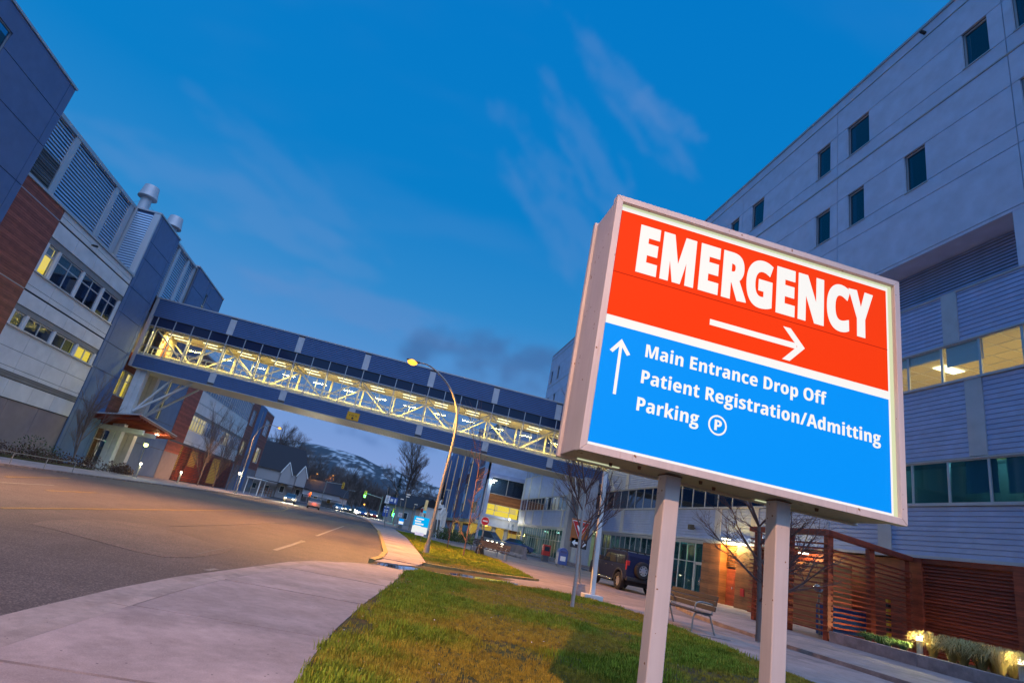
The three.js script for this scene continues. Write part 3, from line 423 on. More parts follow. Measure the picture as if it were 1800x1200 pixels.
  solo('security_camera', 'small black camera under the cornice of the cream facade', 'camera', [box(XL + 0.1, XL + 0.45, 16.1, 16.22, -46.1, -45.9), box(XL, XL + 0.12, 16.12, 16.2, -46.04, -45.96)], M.black);
  // --- second charcoal tower
  const jy = [[256, 458], [232.5, 507.5], [213, 550], [190, 601.7], [168, 646], [144, 702]].map((p) => yOf(...p));
  panelWall(w, XL + 0.05, 1, [-53.45, -54.0, -58.1, -58.7], [0, ...jy, 20.4, 23.15].sort((a, b) => a - b), [], M.charcoal, { gap: 0.05 });
  part(w, 'tower_side', box(XL + 0.02, -28.7, 0, 23.15, -53.47, -53.6), M.charcoal); stuff(part(w, 'louvre_blades', (() => { const g = []; for (let y = 16.8; y < 22.8; y += 0.24) { const b = box(-28.6, -26.9, -0.08, 0.08, -0.015, 0.015); b.rotateX(-0.32); b.translate(0, y, -53.4); g.push(b); } return join(g); })(), M.louvre));
  part(w, 'louvre_post', [box(XL + 0.06, -26.88, 16.6, 23.1, -53.25, -53.46), box(-28.4, -28.75, 16.6, 23.1, -53.25, -53.46)], M.louvreFrame); part(w, 'parapet_cap', box(XL + 0.12, -29, 23.15, 23.3, -58.75, -53.25), M.trim); part(w, 'tower_side', box(XL + 0.02, -31, 0, 23.15, -58.55, -58.68), M.charcoal);
  // --- recessed glazed link behind the bridge
  const XR0 = -27.1, holes = [[-60.05, -58.95, 11.3, 14.7], [-61.2, -60.0, 6.9, 9.3], [-62.9, -61.7, 6.9, 9.3], [-65.9, -63.6, 6.9, 9.3], [-66.4, -59.3, 0.1, 3.7]];
  part(w, 'link_wall', cut([-66.5, -58.7, 0, 6.0], holes).map((r) => wx(XR0, 1, 0.3, r)), M.charcoal);
  for (const [a, b] of [[5.0, 6.82], [9.4, 11.2], [15.5, 17.1]]) stuff(part(w, 'timber_siding', corrX(XR0 + 0.03, 1, -66.5, -58.72, a, b, 0.165, 0.014, 0.022), M.wood));
  part(w, 'link_wall', cut([-66.5, -58.7, 6.0, 17.2], holes).map((r) => wx(XR0 - 0.01, 1, 0.3, r)), M.flashing);
  stuff(part(w, 'vent_louvre', louvreX(XR0 + 0.1, 1, -60.0, -58.95, 14.8, 15.45, 0.14), M.louvre));
  windowX(w, XR0, 1, holes[0], { ys: [0.22], lit: M.lit_window_orange, frame: M.flashing, pane: M.glass });
  holes.slice(1, 4).forEach((r) => windowX(w, XR0, 1, r, { ys: [0.66], lit: M.lit_window, frame: M.flashing, pane: M.glass }));
  windowX(w, XR0, 1, holes[4], { us: [0.2, 0.4, 0.6, 0.8], ys: [0.7], frame: M.trim, pane: M.glass, sill: false, inner: 2.5, back: M.woodWarm, name: 'entrance_glazing' });
  pointLight(-28.3, 3.2, -62.5, [1, 0.66, 0.25], 9, 8);
  solo('ceiling_lamp', 'small lamp glowing in the entrance hall under the canopy', 'lamp', box(-28.4, -28.2, 3.24, 3.3, -62.6, -62.4), M.lamp_white);
  // --- second louvred plant room and third tower with a lit slit window
  stuff(part(w, 'louvre_blades', louvreX(XL - 0.35, 1, -65.2, -58.75, 17.2, 22.9), M.louvre)); for (const z of [-60.2, -63.2, -65.35]) part(w, 'louvre_post', box(XL - 0.25, XL - 0.6, 17.1, 22.9, z - 0.28, z + 0.28), M.louvreFrame);
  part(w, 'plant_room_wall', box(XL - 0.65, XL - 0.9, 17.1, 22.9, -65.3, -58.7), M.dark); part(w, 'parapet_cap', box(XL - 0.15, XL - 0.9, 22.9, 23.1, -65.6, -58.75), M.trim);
  const slit = [[-70.95, -70.05, 6.2, 12.4], [-71.0, -70.15, 18.6, 21.7]];
  panelWall(w, XL, 1, [-65.6, -70.0, -71.05, -76.2], [0, 3.2, 6.1, 9.2, 12.5, 15.5, 18.5, 20.9, 23.2], slit, M.charcoal, { gap: 0.05 });
  windowX(w, XL, 1, slit[0], { lit: M.lit_window, pane: M.glass, frame: M.trim, fw: 0.06, inner: 0.35 }); windowX(w, XL, 1, [-71.0, -70.15, 18.6, 20.2], { lit: M.lit_window_pale, pane: M.glass, frame: M.trim, fw: 0.06, inner: 0.35, sill: false }); windowX(w, XL, 1, [-71.0, -70.15, 20.2, 21.7], { pane: M.glassTint, frame: M.trim, fw: 0.06, inner: 0.5 });
  part(w, 'parapet_cap', box(XL + 0.08, XL - 0.5, 23.2, 23.35, -76.3, -65.5), M.trim); part(w, 'tower_side', box(XL, -31, 0, 23.2, -76.05, -76.2), M.charcoal); part(w, 'tower_side', box(XL, -31, 17, 23.2, -65.62, -65.75), M.charcoal);
  // --- farther, lower part of the wing
  stuff(part(w, 'timber_siding', corrX(XL, 1, -81.6, -76.22, 3.2, 15.9, 0.165, 0.014, 0.022), M.wood)); part(w, 'siding_base', box(XL - 0.03, XL - 0.3, 0, 15.9, -81.6, -76.2), M.baseBrown);
  const zsB = [-81.65, -88.6, -95.6, -102.6, -109.5], Hb = [-109.3, -81.8, 6.6, 8.55], Hc = [-109.3, -81.8, 11.9, 15.0];
  panelWall(w, XL, 1, zsB, [4.75, 5.15, 6.55], [], M.cream); panelWall(w, XL, 1, zsB, [8.95, 10.2, 10.28, 11.85], [], M.cream); panelWall(w, XL, 1, zsB, [15.05, 15.9], [], M.cream); part(w, 'lintel_band', box(XL - 0.04, XL - 0.3, 8.55, 8.92, -109.5, -81.65), M.creamDark); part(w, 'parapet_cap', box(XL + 0.08, XL - 0.5, 15.9, 16.1, -129.2, -76.3), M.trim);
  for (let i = 0; i < 8; i++) { const a = -109.3 + i * 3.4375, lit = { 7: M.lit_window_pale, 6: M.lit_window_pale, 2: M.lit_window_pale }[i]; windowX(w, XL, 1, [a + 0.02, a + 3.41, 6.6, 8.55], { us: [0.33, 0.66], ys: [0.68], sill: false, frame: M.flashing, lit, pane: lit ? M.glass : M.glassTint, inner: 0.8 }); windowX(w, XL, 1, [a + 0.02, a + 3.41, 11.9, 15.0], { us: [0.33, 0.66], ys: [0.25], sill: false, frame: M.trim, pane: M.glassTint, inner: 0.8, back: M.blind, name: 'curtain_wall' }); }
  // brown timber screen with lit gaps at street level
  const sc = part(w, 'screen_frame', [box(XL + 0.05, XL - 0.1, 4.5, 4.72, -109.5, -76.6), box(XL - 0.5, XL - 0.6, 0, 4.5, -109.5, -76.6)], M.joint);
  for (let y = 0.15; y < 4.45; y += 0.21) part(sc, 'slat', box(XL + 0.06, XL - 0.02, y, y + 0.13, -109.4, -81.6), M.redwood);
  part(sc, 'screen_glow_lamp', [box(XL - 0.4, XL - 0.42, 1.2, 4.4, -83.4, -81.8), box(XL - 0.4, XL - 0.42, 2.2, 4.3, -90.5, -86.2), box(XL - 0.4, XL - 0.42, 0.4, 4.2, -103.5, -97.5)], M.lit_window_dim);
  for (const z of [-84, -86, -91, -94, -97, -104, -107]) part(sc, 'mullion', box(XL + 0.0, XL - 0.3, 0, 4.5, z - 0.12, z + 0.12), M.joint);
  const Hw = [[-113.4, -110.6, 11.6, 14.4], [-113.2, -110.8, 6.2, 8.6], [-127.3, -123.2, 11.4, 14.6], [-127.3, -123.2, 5.8, 8.8]];
  part(w, 'siding_base', cut([-114.9, -109.5, 0, 15.9], Hw).map((r) => wx(XL - 0.02, 1, 0.3, r)), M.baseBrown); stuff(part(w, 'timber_siding', cut([-114.9, -109.5, 4.4, 15.9], Hw).map((r) => corrX(XL, 1, r[0], r[1], r[2], r[3], 0.165, 0.014, 0.022)), M.wood));
  part(w, 'siding_base', cut([-129.2, -120.9, 0, 15.9], Hw).map((r) => wx(XL - 0.02, 1, 0.3, r)), M.baseBrown); stuff(part(w, 'timber_siding', cut([-129.2, -120.9, 4.4, 15.9], Hw).map((r) => corrX(XL, 1, r[0], r[1], r[2], r[3], 0.165, 0.014, 0.022)), M.wood));
  panelWall(w, XL + 0.1, 1, [-114.9, -117.9, -118.5, -120.9], [0, 4.5, 9, 12, 16.2], [[-118.5, -117.9, 5, 15.4]], M.charcoal, { gap: 0.05 }); windowX(w, XL + 0.1, 1, [-118.5, -117.9, 5, 15.4], { ys: [0.25, 0.5, 0.75], lit: M.lit_window_pale, pane: M.glass, frame: M.trim, fw: 0.06, inner: 0.35 });
  Hw.forEach((r, i) => windowX(w, XL, 1, r, { us: [0.33, 0.66], ys: [0.7], frame: M.flashing, lit: i === 1 ? M.lit_window : i === 3 ? M.lit_window_pale : null, pane: i % 2 ? M.glass : M.glassTint, back: i === 2 ? M.blind : M.roomDim }));
  part(w, 'end_wall', box(XL, -44, 0, 15.9, -129.2, -129.5), M.wood); part(w, 'roof_slab', box(XL - 0.2, -44, 15.5, 15.7, -129.2, -76.2), M.joint);
  // --- floor slabs inside, so that no sky shows through the glass
  part(w, 'floor_slab', [box(XL - 0.35, -43, 10.3, 10.6, -53.3, -37), box(XL - 0.35, -43, 6.4, 6.7, -53.3, -37), box(XL - 1.6, -43, 10.3, 10.5, -76, -54), box(XL - 0.5, -43, 10.3, 10.6, -129, -76.4), box(XL - 0.5, -43, 5.0, 5.2, -129, -76.4)], M.roomDim);
}
{ // two exhaust stacks with flared cowls on the roof
  const mk = (px, py, z, label) => { const p = onZ(px, py, z), s = thing('exhaust_stack', label, 'stack', [p.x, 23.1, p.z], 'exhaust stacks on the wing roof'); const k = 1.0;
    part(s, 'shaft', new THREE.CylinderGeometry(0.48 * k, 0.52 * k, 2.6, 20).translate(p.x, 24.3, p.z), M.flashing); part(s, 'cowl', new THREE.LatheGeometry([[0.50, 0], [0.86, 0.06], [0.86, 0.16], [0.74, 0.75], [0.66, 1.35], [0.60, 1.36], [0.5, 0.3]].map(([a, b]) => new THREE.Vector2(a * k, b)), 24).translate(p.x, 25.3, p.z), M.flashing);
    part(s, 'collar', new THREE.CylinderGeometry(0.6, 0.66, 0.18, 20).translate(p.x, 23.25, p.z), M.joint);
    for (let i = 0; i < 3; i++) { const a = i * 2.09 + 0.4; part(s, 'guy_wire', cyl(V3(p.x, 25.1, p.z), V3(p.x + Math.cos(a) * 2.6, 23.1, p.z + Math.sin(a) * 2.6), 0.012, 0.012, 4), M.joint); } };
  mk(260, 345, -55.6, 'larger flared exhaust stack over the louvred roof plant room'); mk(308, 388, -61.5, 'second exhaust stack beyond the charcoal tower');
}
{ // timber canopy over the entrance under the bridge
  const c = thing('entrance_canopy', 'low red timber canopy roof over the entrance beneath the bridge columns', 'canopy', [-24.8, 0, -63]);
  const A = V3(-27.0, 4.55, -56.6), B = V3(-22.5, 5.35, -56.4), C = V3(-23.5, 4.85, -70), D = V3(-27.0, 4.4, -70.5), dn = (p, d) => V3(p.x, p.y - d, p.z);
  const sl = (p, q, r, s, t) => join(quad(p, q, r, s), quad(dn(s, t), dn(r, t), dn(q, t), dn(p, t)), quad(dn(p, t), dn(q, t), q, p), quad(dn(q, t), dn(r, t), r, q), quad(dn(r, t), dn(s, t), s, r), quad(dn(s, t), dn(p, t), p, s));
  part(c, 'roof_sheet', sl(A, B, C, D, 0.12), M.trim);
  for (let i = 0; i < 15; i++) { const t = (i + 0.5) / 15, p = A.clone().lerp(D, t), q = B.clone().lerp(C, t); p.y -= 0.3; q.y -= 0.3; part(c, 'rafter', beam(p, q, 0.12, 0.34), M.redwood); }
  part(c, 'soffit', quad(dn(D, 0.14), dn(C, 0.14), dn(B, 0.14), dn(A, 0.14)), M.redwood); part(c, 'fascia', beam(dn(B, 0.2), dn(C, 0.2), 0.08, 0.2), M.redwood);
  for (const z of [-59.6, -62.6]) { part(c, 'crossbeam', beam(V3(-27, 3.75, z), V3(-22.9, 3.95, z), 0.35, 0.42), M.white); }
  part(c, 'soffit_lamp', box(-24.2, -23.9, 4.3, 4.36, -66.1, -65.8), M.lamp_white); pointLight(-24.0, 4.1, -65.9, [1, 0.72, 0.35], 14, 6);
}
// =====================================================================  SKYWALK
{
  const ANG = 0.0578, SL = -0.0285, W = 4.6, U1 = 48.6, P = 6.95 / 4, O = 7.51 - 4 * P; // local u along the bridge, y up, w into the picture
  const b = thing('skywalk', 'glazed steel pedestrian bridge crossing the street, lit from inside', 'bridge', [XL, 0, -60]); b.rotation.y = -ANG; b.userData.base = null;
  const shear = new THREE.Matrix4().set(1, 0, 0, 0, SL, 1, 0, 0, 0, 0, 1, 0, 0, 0, 0, 1);
  const add = (name, geo, m, parent = b) => { const g = join(geo); g.applyMatrix4(shear); g.computeVertexNormals(); return part(parent, name, g, m, null, false); };
  const BX = (u0, u1, y0, y1, w0, w1) => box(u0, u1, y0, y1, -w0, -w1);
  const T0 = 17.14, G1 = 15.14, G0 = 11.16, B0 = 9.82, SP = 14.2, RL = 12.15;
  const bays = []; for (let k = 0; k < 7; k++) bays.push(7.51 + 6.95 * k);
  // cladding above and below, split by pale panels at each bay line
  const cuts = [0, ...bays.filter((u) => u < U1 - 1), U1];
  for (let i = 0; i + 1 < cuts.length; i++) {
    const a = cuts[i] + (i ? 0.32 : 0), c = cuts[i + 1] - (i + 2 < cuts.length ? 0.32 : 0);
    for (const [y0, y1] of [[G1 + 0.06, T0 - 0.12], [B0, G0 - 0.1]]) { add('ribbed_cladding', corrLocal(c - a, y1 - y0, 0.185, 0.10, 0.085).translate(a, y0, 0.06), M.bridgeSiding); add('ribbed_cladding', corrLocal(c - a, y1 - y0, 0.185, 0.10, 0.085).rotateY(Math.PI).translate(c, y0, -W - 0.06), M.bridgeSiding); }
    if (i) { add('joint_panel', [BX(cuts[i] - 0.31, cuts[i] + 0.31, G1 + 0.06, T0 - 0.3, -0.08, 0.1)], M.flashing); add('joint_panel', BX(cuts[i] - 0.31, cuts[i] + 0.31, B0 + 0.3, G0 - 0.1, -0.08, 0.1), M.flashing); }
  }
  add('cladding_backing', [BX(0, U1, G1, T0 - 0.05, 0.0, 0.2), BX(0, U1, B0 + 0.02, G0 - 0.05, 0, 0.2), BX(0, U1, G1, T0 - 0.05, W - 0.2, W), BX(0, U1, B0 + 0.02, G0 - 0.05, W - 0.2, W)], M.joint);
  add('roof', BX(-0.2, U1, T0 - 0.12, T0, -0.12, W + 0.12), M.trim); add('roof_core', BX(0, U1, SP + 0.12, G1, 0.35, W - 0.35), M.ceiling);
  // soffit boards
  add('soffit', BX(0, U1, B0 - 0.03, B0 + 0.02, -0.06, W + 0.06), M.steelCream);
  { const g = []; for (let u = 0.1; u < U1; u += 0.3) g.push(BX(u, u + 0.24, B0 - 0.055, B0 - 0.03, 0.0, W)); const q = add('soffit_ribs', g, M.steelCream); q.userData.kind = 'stuff'; }
  add('sill_flashing', [BX(0, U1, G0 - 0.1, G0, -0.1, 0.1), BX(0, U1, G0 - 0.1, G0, W - 0.1, W + 0.1)], M.flashing); add('head_flashing', [BX(0, U1, G1, G1 + 0.06, -0.02, 0.1), BX(0, U1, G1, G1 + 0.06, W - 0.1, W + 0.02)], M.joint);
  add('floor', BX(0, U1, G0 - 0.35, G0 - 0.12, 0.1, W - 0.1), M.carpet); add('ceiling', BX(0, U1, SP + 0.02, SP + 0.1, 0.2, W - 0.2), M.ceiling);
  // mullions and panes, near and far side
  const us = [0]; for (let u = O; u < U1 - 0.3; u += P) us.push(u); us.push(U1);
  for (const [w0, far] of [[0.03, 0], [W - 0.1, 1]]) {
    us.forEach((u, i) => add('mullion', BX(u - 0.035, u + 0.035, G0, G1, w0 - (far ? -0.0 : 0.06), w0 + 0.09), (i - 1) % 4 === 0 ? M.flashing : M.alu));
    add('transom', [BX(0, U1, SP - 0.035, SP + 0.035, w0 - 0.02, w0 + 0.08), BX(0, U1, RL - 0.03, RL + 0.03, w0 - 0.02, w0 + 0.08)], M.alu);
    for (let i = 0; i + 1 < us.length; i++) { const a = us[i] + 0.036, c = us[i + 1] - 0.036; if (c - a < 0.1) continue; add('spandrel_pane', BX(a, c, SP + 0.036, G1 - 0.01, w0 + 0.02, w0 + 0.035), M.spandrel); add('pane', BX(a, c, RL + 0.031, SP - 0.036, w0 + 0.022, w0 + 0.032), M.glass); add('pane', BX(a, c, G0 + 0.01, RL - 0.031, w0 + 0.022, w0 + 0.032), M.glass); }
  }
  // steel trusses behind both glass walls
  for (const w of [0.5, W - 0.55]) {
    add('truss_chord', [BX(0, U1, G0 + 0.12, G0 + 0.30, w - 0.09, w + 0.09), BX(0, U1, SP - 0.2, SP - 0.0, w - 0.12, w + 0.12)], M.steelCream);
    const half = 6.95 / 2; for (let u = 7.51 - half * 2; u < U1 - 0.5; u += half) {
      const k = Math.round((u - 7.51) / half); if (u > 0.4) add('truss_post', BX(u - 0.07, u + 0.07, G0 + 0.3, SP - 0.15, w - 0.07, w + 0.07), M.steelCream);
      const up = k % 2 === 0; if (u + half < U1) add('truss_diagonal', beam(V3(u + 0.15, up ? SP - 0.25 : G0 + 0.4, -w), V3(u + half - 0.15, up ? G0 + 0.4 : SP - 0.25, -w), 0.13, 0.13), M.steelCream);
    }
    add('handrail', [BX(0, U1, G0 + 0.95, G0 + 1.0, w + (w < 2 ? 0.2 : -0.25), w + (w < 2 ? 0.25 : -0.2)), BX(0, U1, G0 + 0.62, G0 + 0.65, w + (w < 2 ? 0.2 : -0.25), w + (w < 2 ? 0.25 : -0.2))], M.steelCream);
    const st = []; for (let u = 0.9; u < U1; u += P) st.push(BX(u - 0.025, u + 0.025, G0 - 0.1, G0 + 0.95, w + (w < 2 ? 0.2 : -0.25), w + (w < 2 ? 0.25 : -0.2))); st.forEach((g) => add('handrail_post', g, M.steelCream));
  }
  // ceiling light fittings: pairs of tubes
  for (let u = O + 1.6; u < U1 - 1; u += 6.95 / 2) {
    for (const w of [1.35, 2.75]) { const f = add('light_fitting', BX(u - 0.75, u + 0.75, SP - 0.14, SP - 0.02, w - 0.1, w + 0.1), M.ceiling); add('tube_lamp', BX(u - 0.72, u + 0.72, SP - 0.19, SP - 0.145, w - 0.05, w + 0.05), M.tube_light, f); }
    const l = new THREE.RectAreaLight(new THREE.Color().setRGB(1, 0.72, 0.20), 200, 1.45, 0.5); l.position.set(u, SP - 0.25 + SL * u, -2.05); b.add(l); l.lookAt(l.getWorldPosition(V3()).add(V3(0, -1, 0))); l.rotation.set(-Math.PI / 2, 0, 0); l.castShadow = true;
  }
  // inside the left end: cross wall with a timber door and a framed picture
  add('end_wall', BX(1.0, 1.12, G0 - 0.1, SP, 1.2, W - 0.2), M.roomWall); add('door', BX(1.12, 1.17, G0 - 0.1, G0 + 2.1, 2.0, 3.0), M.woodWarm); add('picture', BX(1.13, 1.18, G0 + 1.9, G0 + 2.5, 1.4, 1.8), M.wood);
  add('lobby_back', BX(-3, 0.8, G0 - 0.2, SP + 0.4, W - 0.4, W - 0.3), M.woodWarm); add('end_cladding', [BX(-0.32, 0, B0, T0 - 0.12, -0.1, 0.35)], M.flashing);
  add('end_wall', BX(U1 - 0.2, U1, B0, T0, 0.2, W - 0.2), M.roomWall);
  scene.updateMatrixWorld(true);
}
// yellow clearance sign hung on the bridge
{
  const t = (() => { const c = document.createElement('canvas'); c.width = 256; c.height = 160; const x = c.getContext('2d'); x.fillStyle = '#d69a06'; x.fillRect(0, 0, 256, 160); x.strokeStyle = '#b06a00'; x.lineWidth = 6; x.strokeRect(5, 5, 246, 150); x.fillStyle = '#8a5a08'; x.font = 'bold 58px sans-serif'; x.textAlign = 'center'; x.fillText('4.90 m', 128, 82); x.fillStyle = '#111122'; x.beginPath(); x.moveTo(128, 92); x.lineTo(158, 120); x.lineTo(128, 150); x.lineTo(98, 120); x.fill(); const q = new THREE.CanvasTexture(c); q.colorSpace = THREE.SRGBColorSpace; return q; })();
  const c = onZ(620, 731.5, -58.62), s = thing('clearance_sign', 'small yellow height clearance sign fixed under the bridge windows', 'sign', [c.x, c.y, c.z]);
  part(s, 'plate', box(c.x - 0.62, c.x + 0.62, c.y - 0.4, c.y + 0.4, c.z - 0.02, c.z - 0.05), M.signYellow); const f = new THREE.PlaneGeometry(1.2, 0.77); f.translate(c.x, c.y, c.z - 0.014); part(s, 'print', f, (() => { const m = new THREE.MeshStandardMaterial({ map: t, roughness: 0.5 }); m.name = 'clearancePrint'; return m; })());
  part(s, 'bracket', box(c.x - 0.3, c.x + 0.3, c.y - 0.2, c.y + 0.2, c.z - 0.06, c.z - 0.35), M.joint); s.rotation.y = -0.058; s.rotation.z = -0.03;
}
// legs of the bridge: grooved white columns and pipe struts at the left end, clad columns at the right end
{
  const col = (name, label, x, z, w, d, top, g) => { const c = thing(name, label, 'column', [x, 0, z], g); part(c, 'shaft', [rbox(x - w / 2, x - 0.03, 0, top, z - d / 2, z + d / 2, 0.03, 1), rbox(x + 0.03, x + w / 2, 0, top, z - d / 2, z + d / 2, 0.03, 1), box(x - 0.05, x + 0.05, 0, top, z - d / 2 + 0.06, z + d / 2 - 0.06)], M.white); part(c, 'base_plate', box(x - w / 2 - 0.1, x + w / 2 + 0.1, 0, 0.12, z - d / 2 - 0.1, z + d / 2 + 0.1), M.galv); return c; };
  const c1 = col('bridge_column', 'grooved white column under the near edge of the bridge, through the timber canopy', -25.5, -60.7, 1.0, 0.8, 9.78, 'bridge columns at the canopy'), c2 = col('bridge_column', 'grooved white column under the far edge of the bridge, through the timber canopy', -25.6, -63.9, 1.0, 0.8, 9.78, 'bridge columns at the canopy');
  const top = (px, py, z) => onZ(px, py, z);
  for (const [c, z, q] of [[c1, -60.7, [[308, 655], [340, 668]]], [c2, -63.9, [[322, 667], [352, 678]]]]) for (const p of q) { const e = top(p[0], p[1], z); e.y = 9.7 + SLy(e.x); part(c, 'strut', cyl(V3(-25.0, 5.75, z), e, 0.11, 0.11, 10), M.white); }
  const r1 = thing('bridge_leg', 'ribbed grey blue column carrying the near side of the bridge by the glass entrance', 'column', [20.4, 0, -57.4], 'bridge legs at the entrance'), r2 = thing('bridge_leg', 'ribbed grey blue column carrying the far side of the bridge by the glass entrance', 'column', [20.4, 0, -61.2], 'bridge legs at the entrance');
  for (const [r, z] of [[r1, -57.4], [r2, -61.2]]) { const g = corrLocal(8.4, 1.5, 0.3, 0.04, 0.05).rotateZ(Math.PI / 2).translate(21.15, 0.3, z + 0.62); part(r, 'front_cladding', g, M.flashing); part(r, 'core', box(19.66, 21.14, 0.3, 8.7, z + 0.56, z - 0.6), M.flashing); part(r, 'plinth', box(19.3, 21.4, 0, 0.3, z + 0.8, z - 0.8), M.concrete);
    for (const [a, c2_] of [[[995, 838], [1030, 905]], [[1012, 838], [1022, 900]]]) { const p = onZ(...a, z + 0.4), q = onZ(...c2_, z + 0.4); part(r, 'strut', cyl(V3(q.x, q.y, z), V3(p.x, p.y + 0.1, z), 0.1, 0.1, 10), M.white); } }
}
function SLy(x) { return -0.0285 * (x - XL); }
// =====================================================================  RIGHT-HAND HOSPITAL BLOCK
const XR = 22;
{
  const w = thing('hospital_block', 'tall grey hospital block with ribbed metal lower floors behind the lit sign', 'building', [XR, 0, -40]);
  const Z0 = -6, Z1 = -89.4;
  // --- upper storeys: flat grey panels with small windows
  const up = [[-24.5, -22.85, 26.68, 28.92], [-27.1, -25.9, 26.68, 28.92], [-34.1, -32.6, 26.68, 28.92], [-36.95, -35.75, 26.68, 28.92], [-17.15, -15.9, 26.72, 28.92], [-14.8, -13.4, 26.72, 28.92], [-24.5, -23.3, 21.7, 23.98], [-27.15, -25.9, 21.75, 23.98], [-20.65, -19.42, 21.68, 23.98], [-14.85, -13.4, 21.7, 23.98], [-34.1, -32.8, 21.7, 23.98], [-37, -35.8, 21.7, 23.98], [-44.3, -42.9, 26.68, 28.92], [-47, -45.8, 26.68, 28.92], [-44.3, -42.9, 21.7, 23.98], [-54.3, -53, 26.68, 28.92], [-64, -62.7, 26.68, 28.92], [-74, -72.7, 26.68, 28.92], [-84.9, -83.7, 26.4, 28.6], [-88.6, -87.4, 26.4, 28.6], [-84.9, -83.7, 21.7, 23.98], [-88.6, -87.4, 21.7, 23.98]];
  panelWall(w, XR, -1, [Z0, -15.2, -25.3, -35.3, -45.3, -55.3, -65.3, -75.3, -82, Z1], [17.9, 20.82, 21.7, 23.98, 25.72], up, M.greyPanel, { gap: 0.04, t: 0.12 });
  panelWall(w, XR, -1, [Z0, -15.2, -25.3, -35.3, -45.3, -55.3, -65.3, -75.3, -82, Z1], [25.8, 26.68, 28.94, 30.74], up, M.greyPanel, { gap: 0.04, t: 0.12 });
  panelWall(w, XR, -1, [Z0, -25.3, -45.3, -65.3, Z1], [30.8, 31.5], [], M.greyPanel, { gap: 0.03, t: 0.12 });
  part(w, 'string_course', box(XR - 0.04, XR + 0.2, 25.72, 25.8, Z1, Z0), M.flashing); part(w, 'string_course', box(XR - 0.03, XR + 0.2, 30.745, 30.79, Z1, Z0), M.trim); part(w, 'parapet_cap', box(XR - 0.07, XR + 0.5, 31.5, 31.66, Z1 - 0.05, Z0), M.trim);
  up.forEach((r, i) => { const q = windowX(w, XR, -1, r, { frame: M.trim, fw: 0.09, deep: 0.13, pane: M.glassTint, inner: 1.6, back: M.roomDim }); part(q, 'curtain', box(XR + 0.32, XR + 0.36, r[2] + 0.05, r[3] - 0.05, r[0] + 0.05, r[0] + (i % 3 === 0 ? 0.3 : 0.16)), M.blind); });
  { const t = solo('ceiling_lamp', 'short lit ceiling fitting seen through a top floor window', 'lamp', beam(V3(XR + 0.9, 28.5, -16.3), V3(XR + 0.5, 28.55, -16.0), 0.05, 0.05), M.lamp_white); }
  solo('security_camera', 'small dark camera on the parapet of the grey hospital block', 'camera', [box(XR - 0.3, XR, 31.0, 31.12, -19.1, -18.95)], M.black);
  part(w, 'end_wall', box(XR + 0.02, 44, 0, 31.5, Z1, Z1 - 0.3), M.greyPanel); part(w, 'end_wall', box(XR + 0.02, 44, 0, 31.5, Z0, Z0 + 0.3), M.greyPanel); part(w, 'roof_slab', box(XR + 0.05, 44, 31.2, 31.4, Z1, Z0), M.joint); part(w, 'rear_wall', box(43.7, 44, 0, 31.4, -93, Z0), M.joint);
  part(w, 'inner_wall', [box(XR + 2, XR + 2.1, 17.9, 31, Z1, Z0), box(XR + 0.3, XR + 2, 25.6, 25.75, Z1, Z0)], M.roomDim);
  // --- shadowed recess with louvres beneath the overhang
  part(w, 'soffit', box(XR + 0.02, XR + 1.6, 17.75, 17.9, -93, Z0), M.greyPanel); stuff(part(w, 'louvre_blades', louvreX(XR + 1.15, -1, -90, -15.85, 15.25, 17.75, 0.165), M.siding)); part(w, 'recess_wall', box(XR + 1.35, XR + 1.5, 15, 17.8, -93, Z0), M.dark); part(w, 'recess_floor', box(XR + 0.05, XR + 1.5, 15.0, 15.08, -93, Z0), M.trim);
  part(w, 'pier', box(XR + 0.03, XR + 1.3, 15.1, 17.75, -15.75, Z0), M.greyPanel);
  // --- ribbed metal floors, pale pilasters, window bands
  const wall = (y0, y1, pil, z0 = -93, z1 = Z0) => { const c = [z0, ...pil.flatMap((p) => [p - 0.36, p + 0.36]), z1].sort((a, b) => a - b); for (let i = 0; i + 1 < c.length; i += 2) part(w, 'ribbed_cladding', corrX(XR, -1, c[i], c[i + 1], y0, y1, 0.2, 0.04, 0.05), M.siding); for (const p of pil) part(w, 'pilaster', box(XR - 0.045, XR + 0.1, y0, y1, p - 0.355, p + 0.355), M.flashing); part(w, 'cladding_backing', box(XR + 0.045, XR + 0.3, y0, y1, z0, z1), M.joint); };
  wall(12.76, 15.06, [-18.7, -27, -36, -45, -54, -63, -72, -81, -89]); wall(11.0 - 3.24, 10.94, [-17.9, -26, -34.5, -43, -51.5, -60, -66, -76, -83, -89, -92.6]);
  const zz = (px, py) => onX(px, py, XR).z;
  wall(3.86, 5.84, [-11, -22.4, zz(1263, 915), zz(1328, 920), zz(1094, 915), -44.8, zz(987, 915), zz(952, 915), zz(935, 913), zz(921, 915), -62]);
  part(w, 'flashing', [box(XR - 0.07, XR + 0.2, 3.74, 3.86, -93, Z0), box(XR - 0.05, XR + 0.2, 15.06, 15.14, -93, Z0)], M.flashing);
  const band = (y0, y1, z0, z1, step, o) => { part(w, 'band_sill', box(XR - 0.08, XR + 0.15, y0 - 0.1, y0, z0, z1), M.flashing); part(w, 'band_head', box(XR - 0.03, XR + 0.15, y1, y1 + 0.07, z0, z1), M.trim); const n = Math.round((z1 - z0) / step); for (let i = 0; i < n; i++) { const a = mix(z0, z1, i / n), c = mix(z0, z1, (i + 1) / n); windowX(w, XR, -1, [a, c, y0, y1], { sill: false, frame: M.alu, fw: 0.05, deep: 0.03, inner: 0, ...o(i, a) }); } };
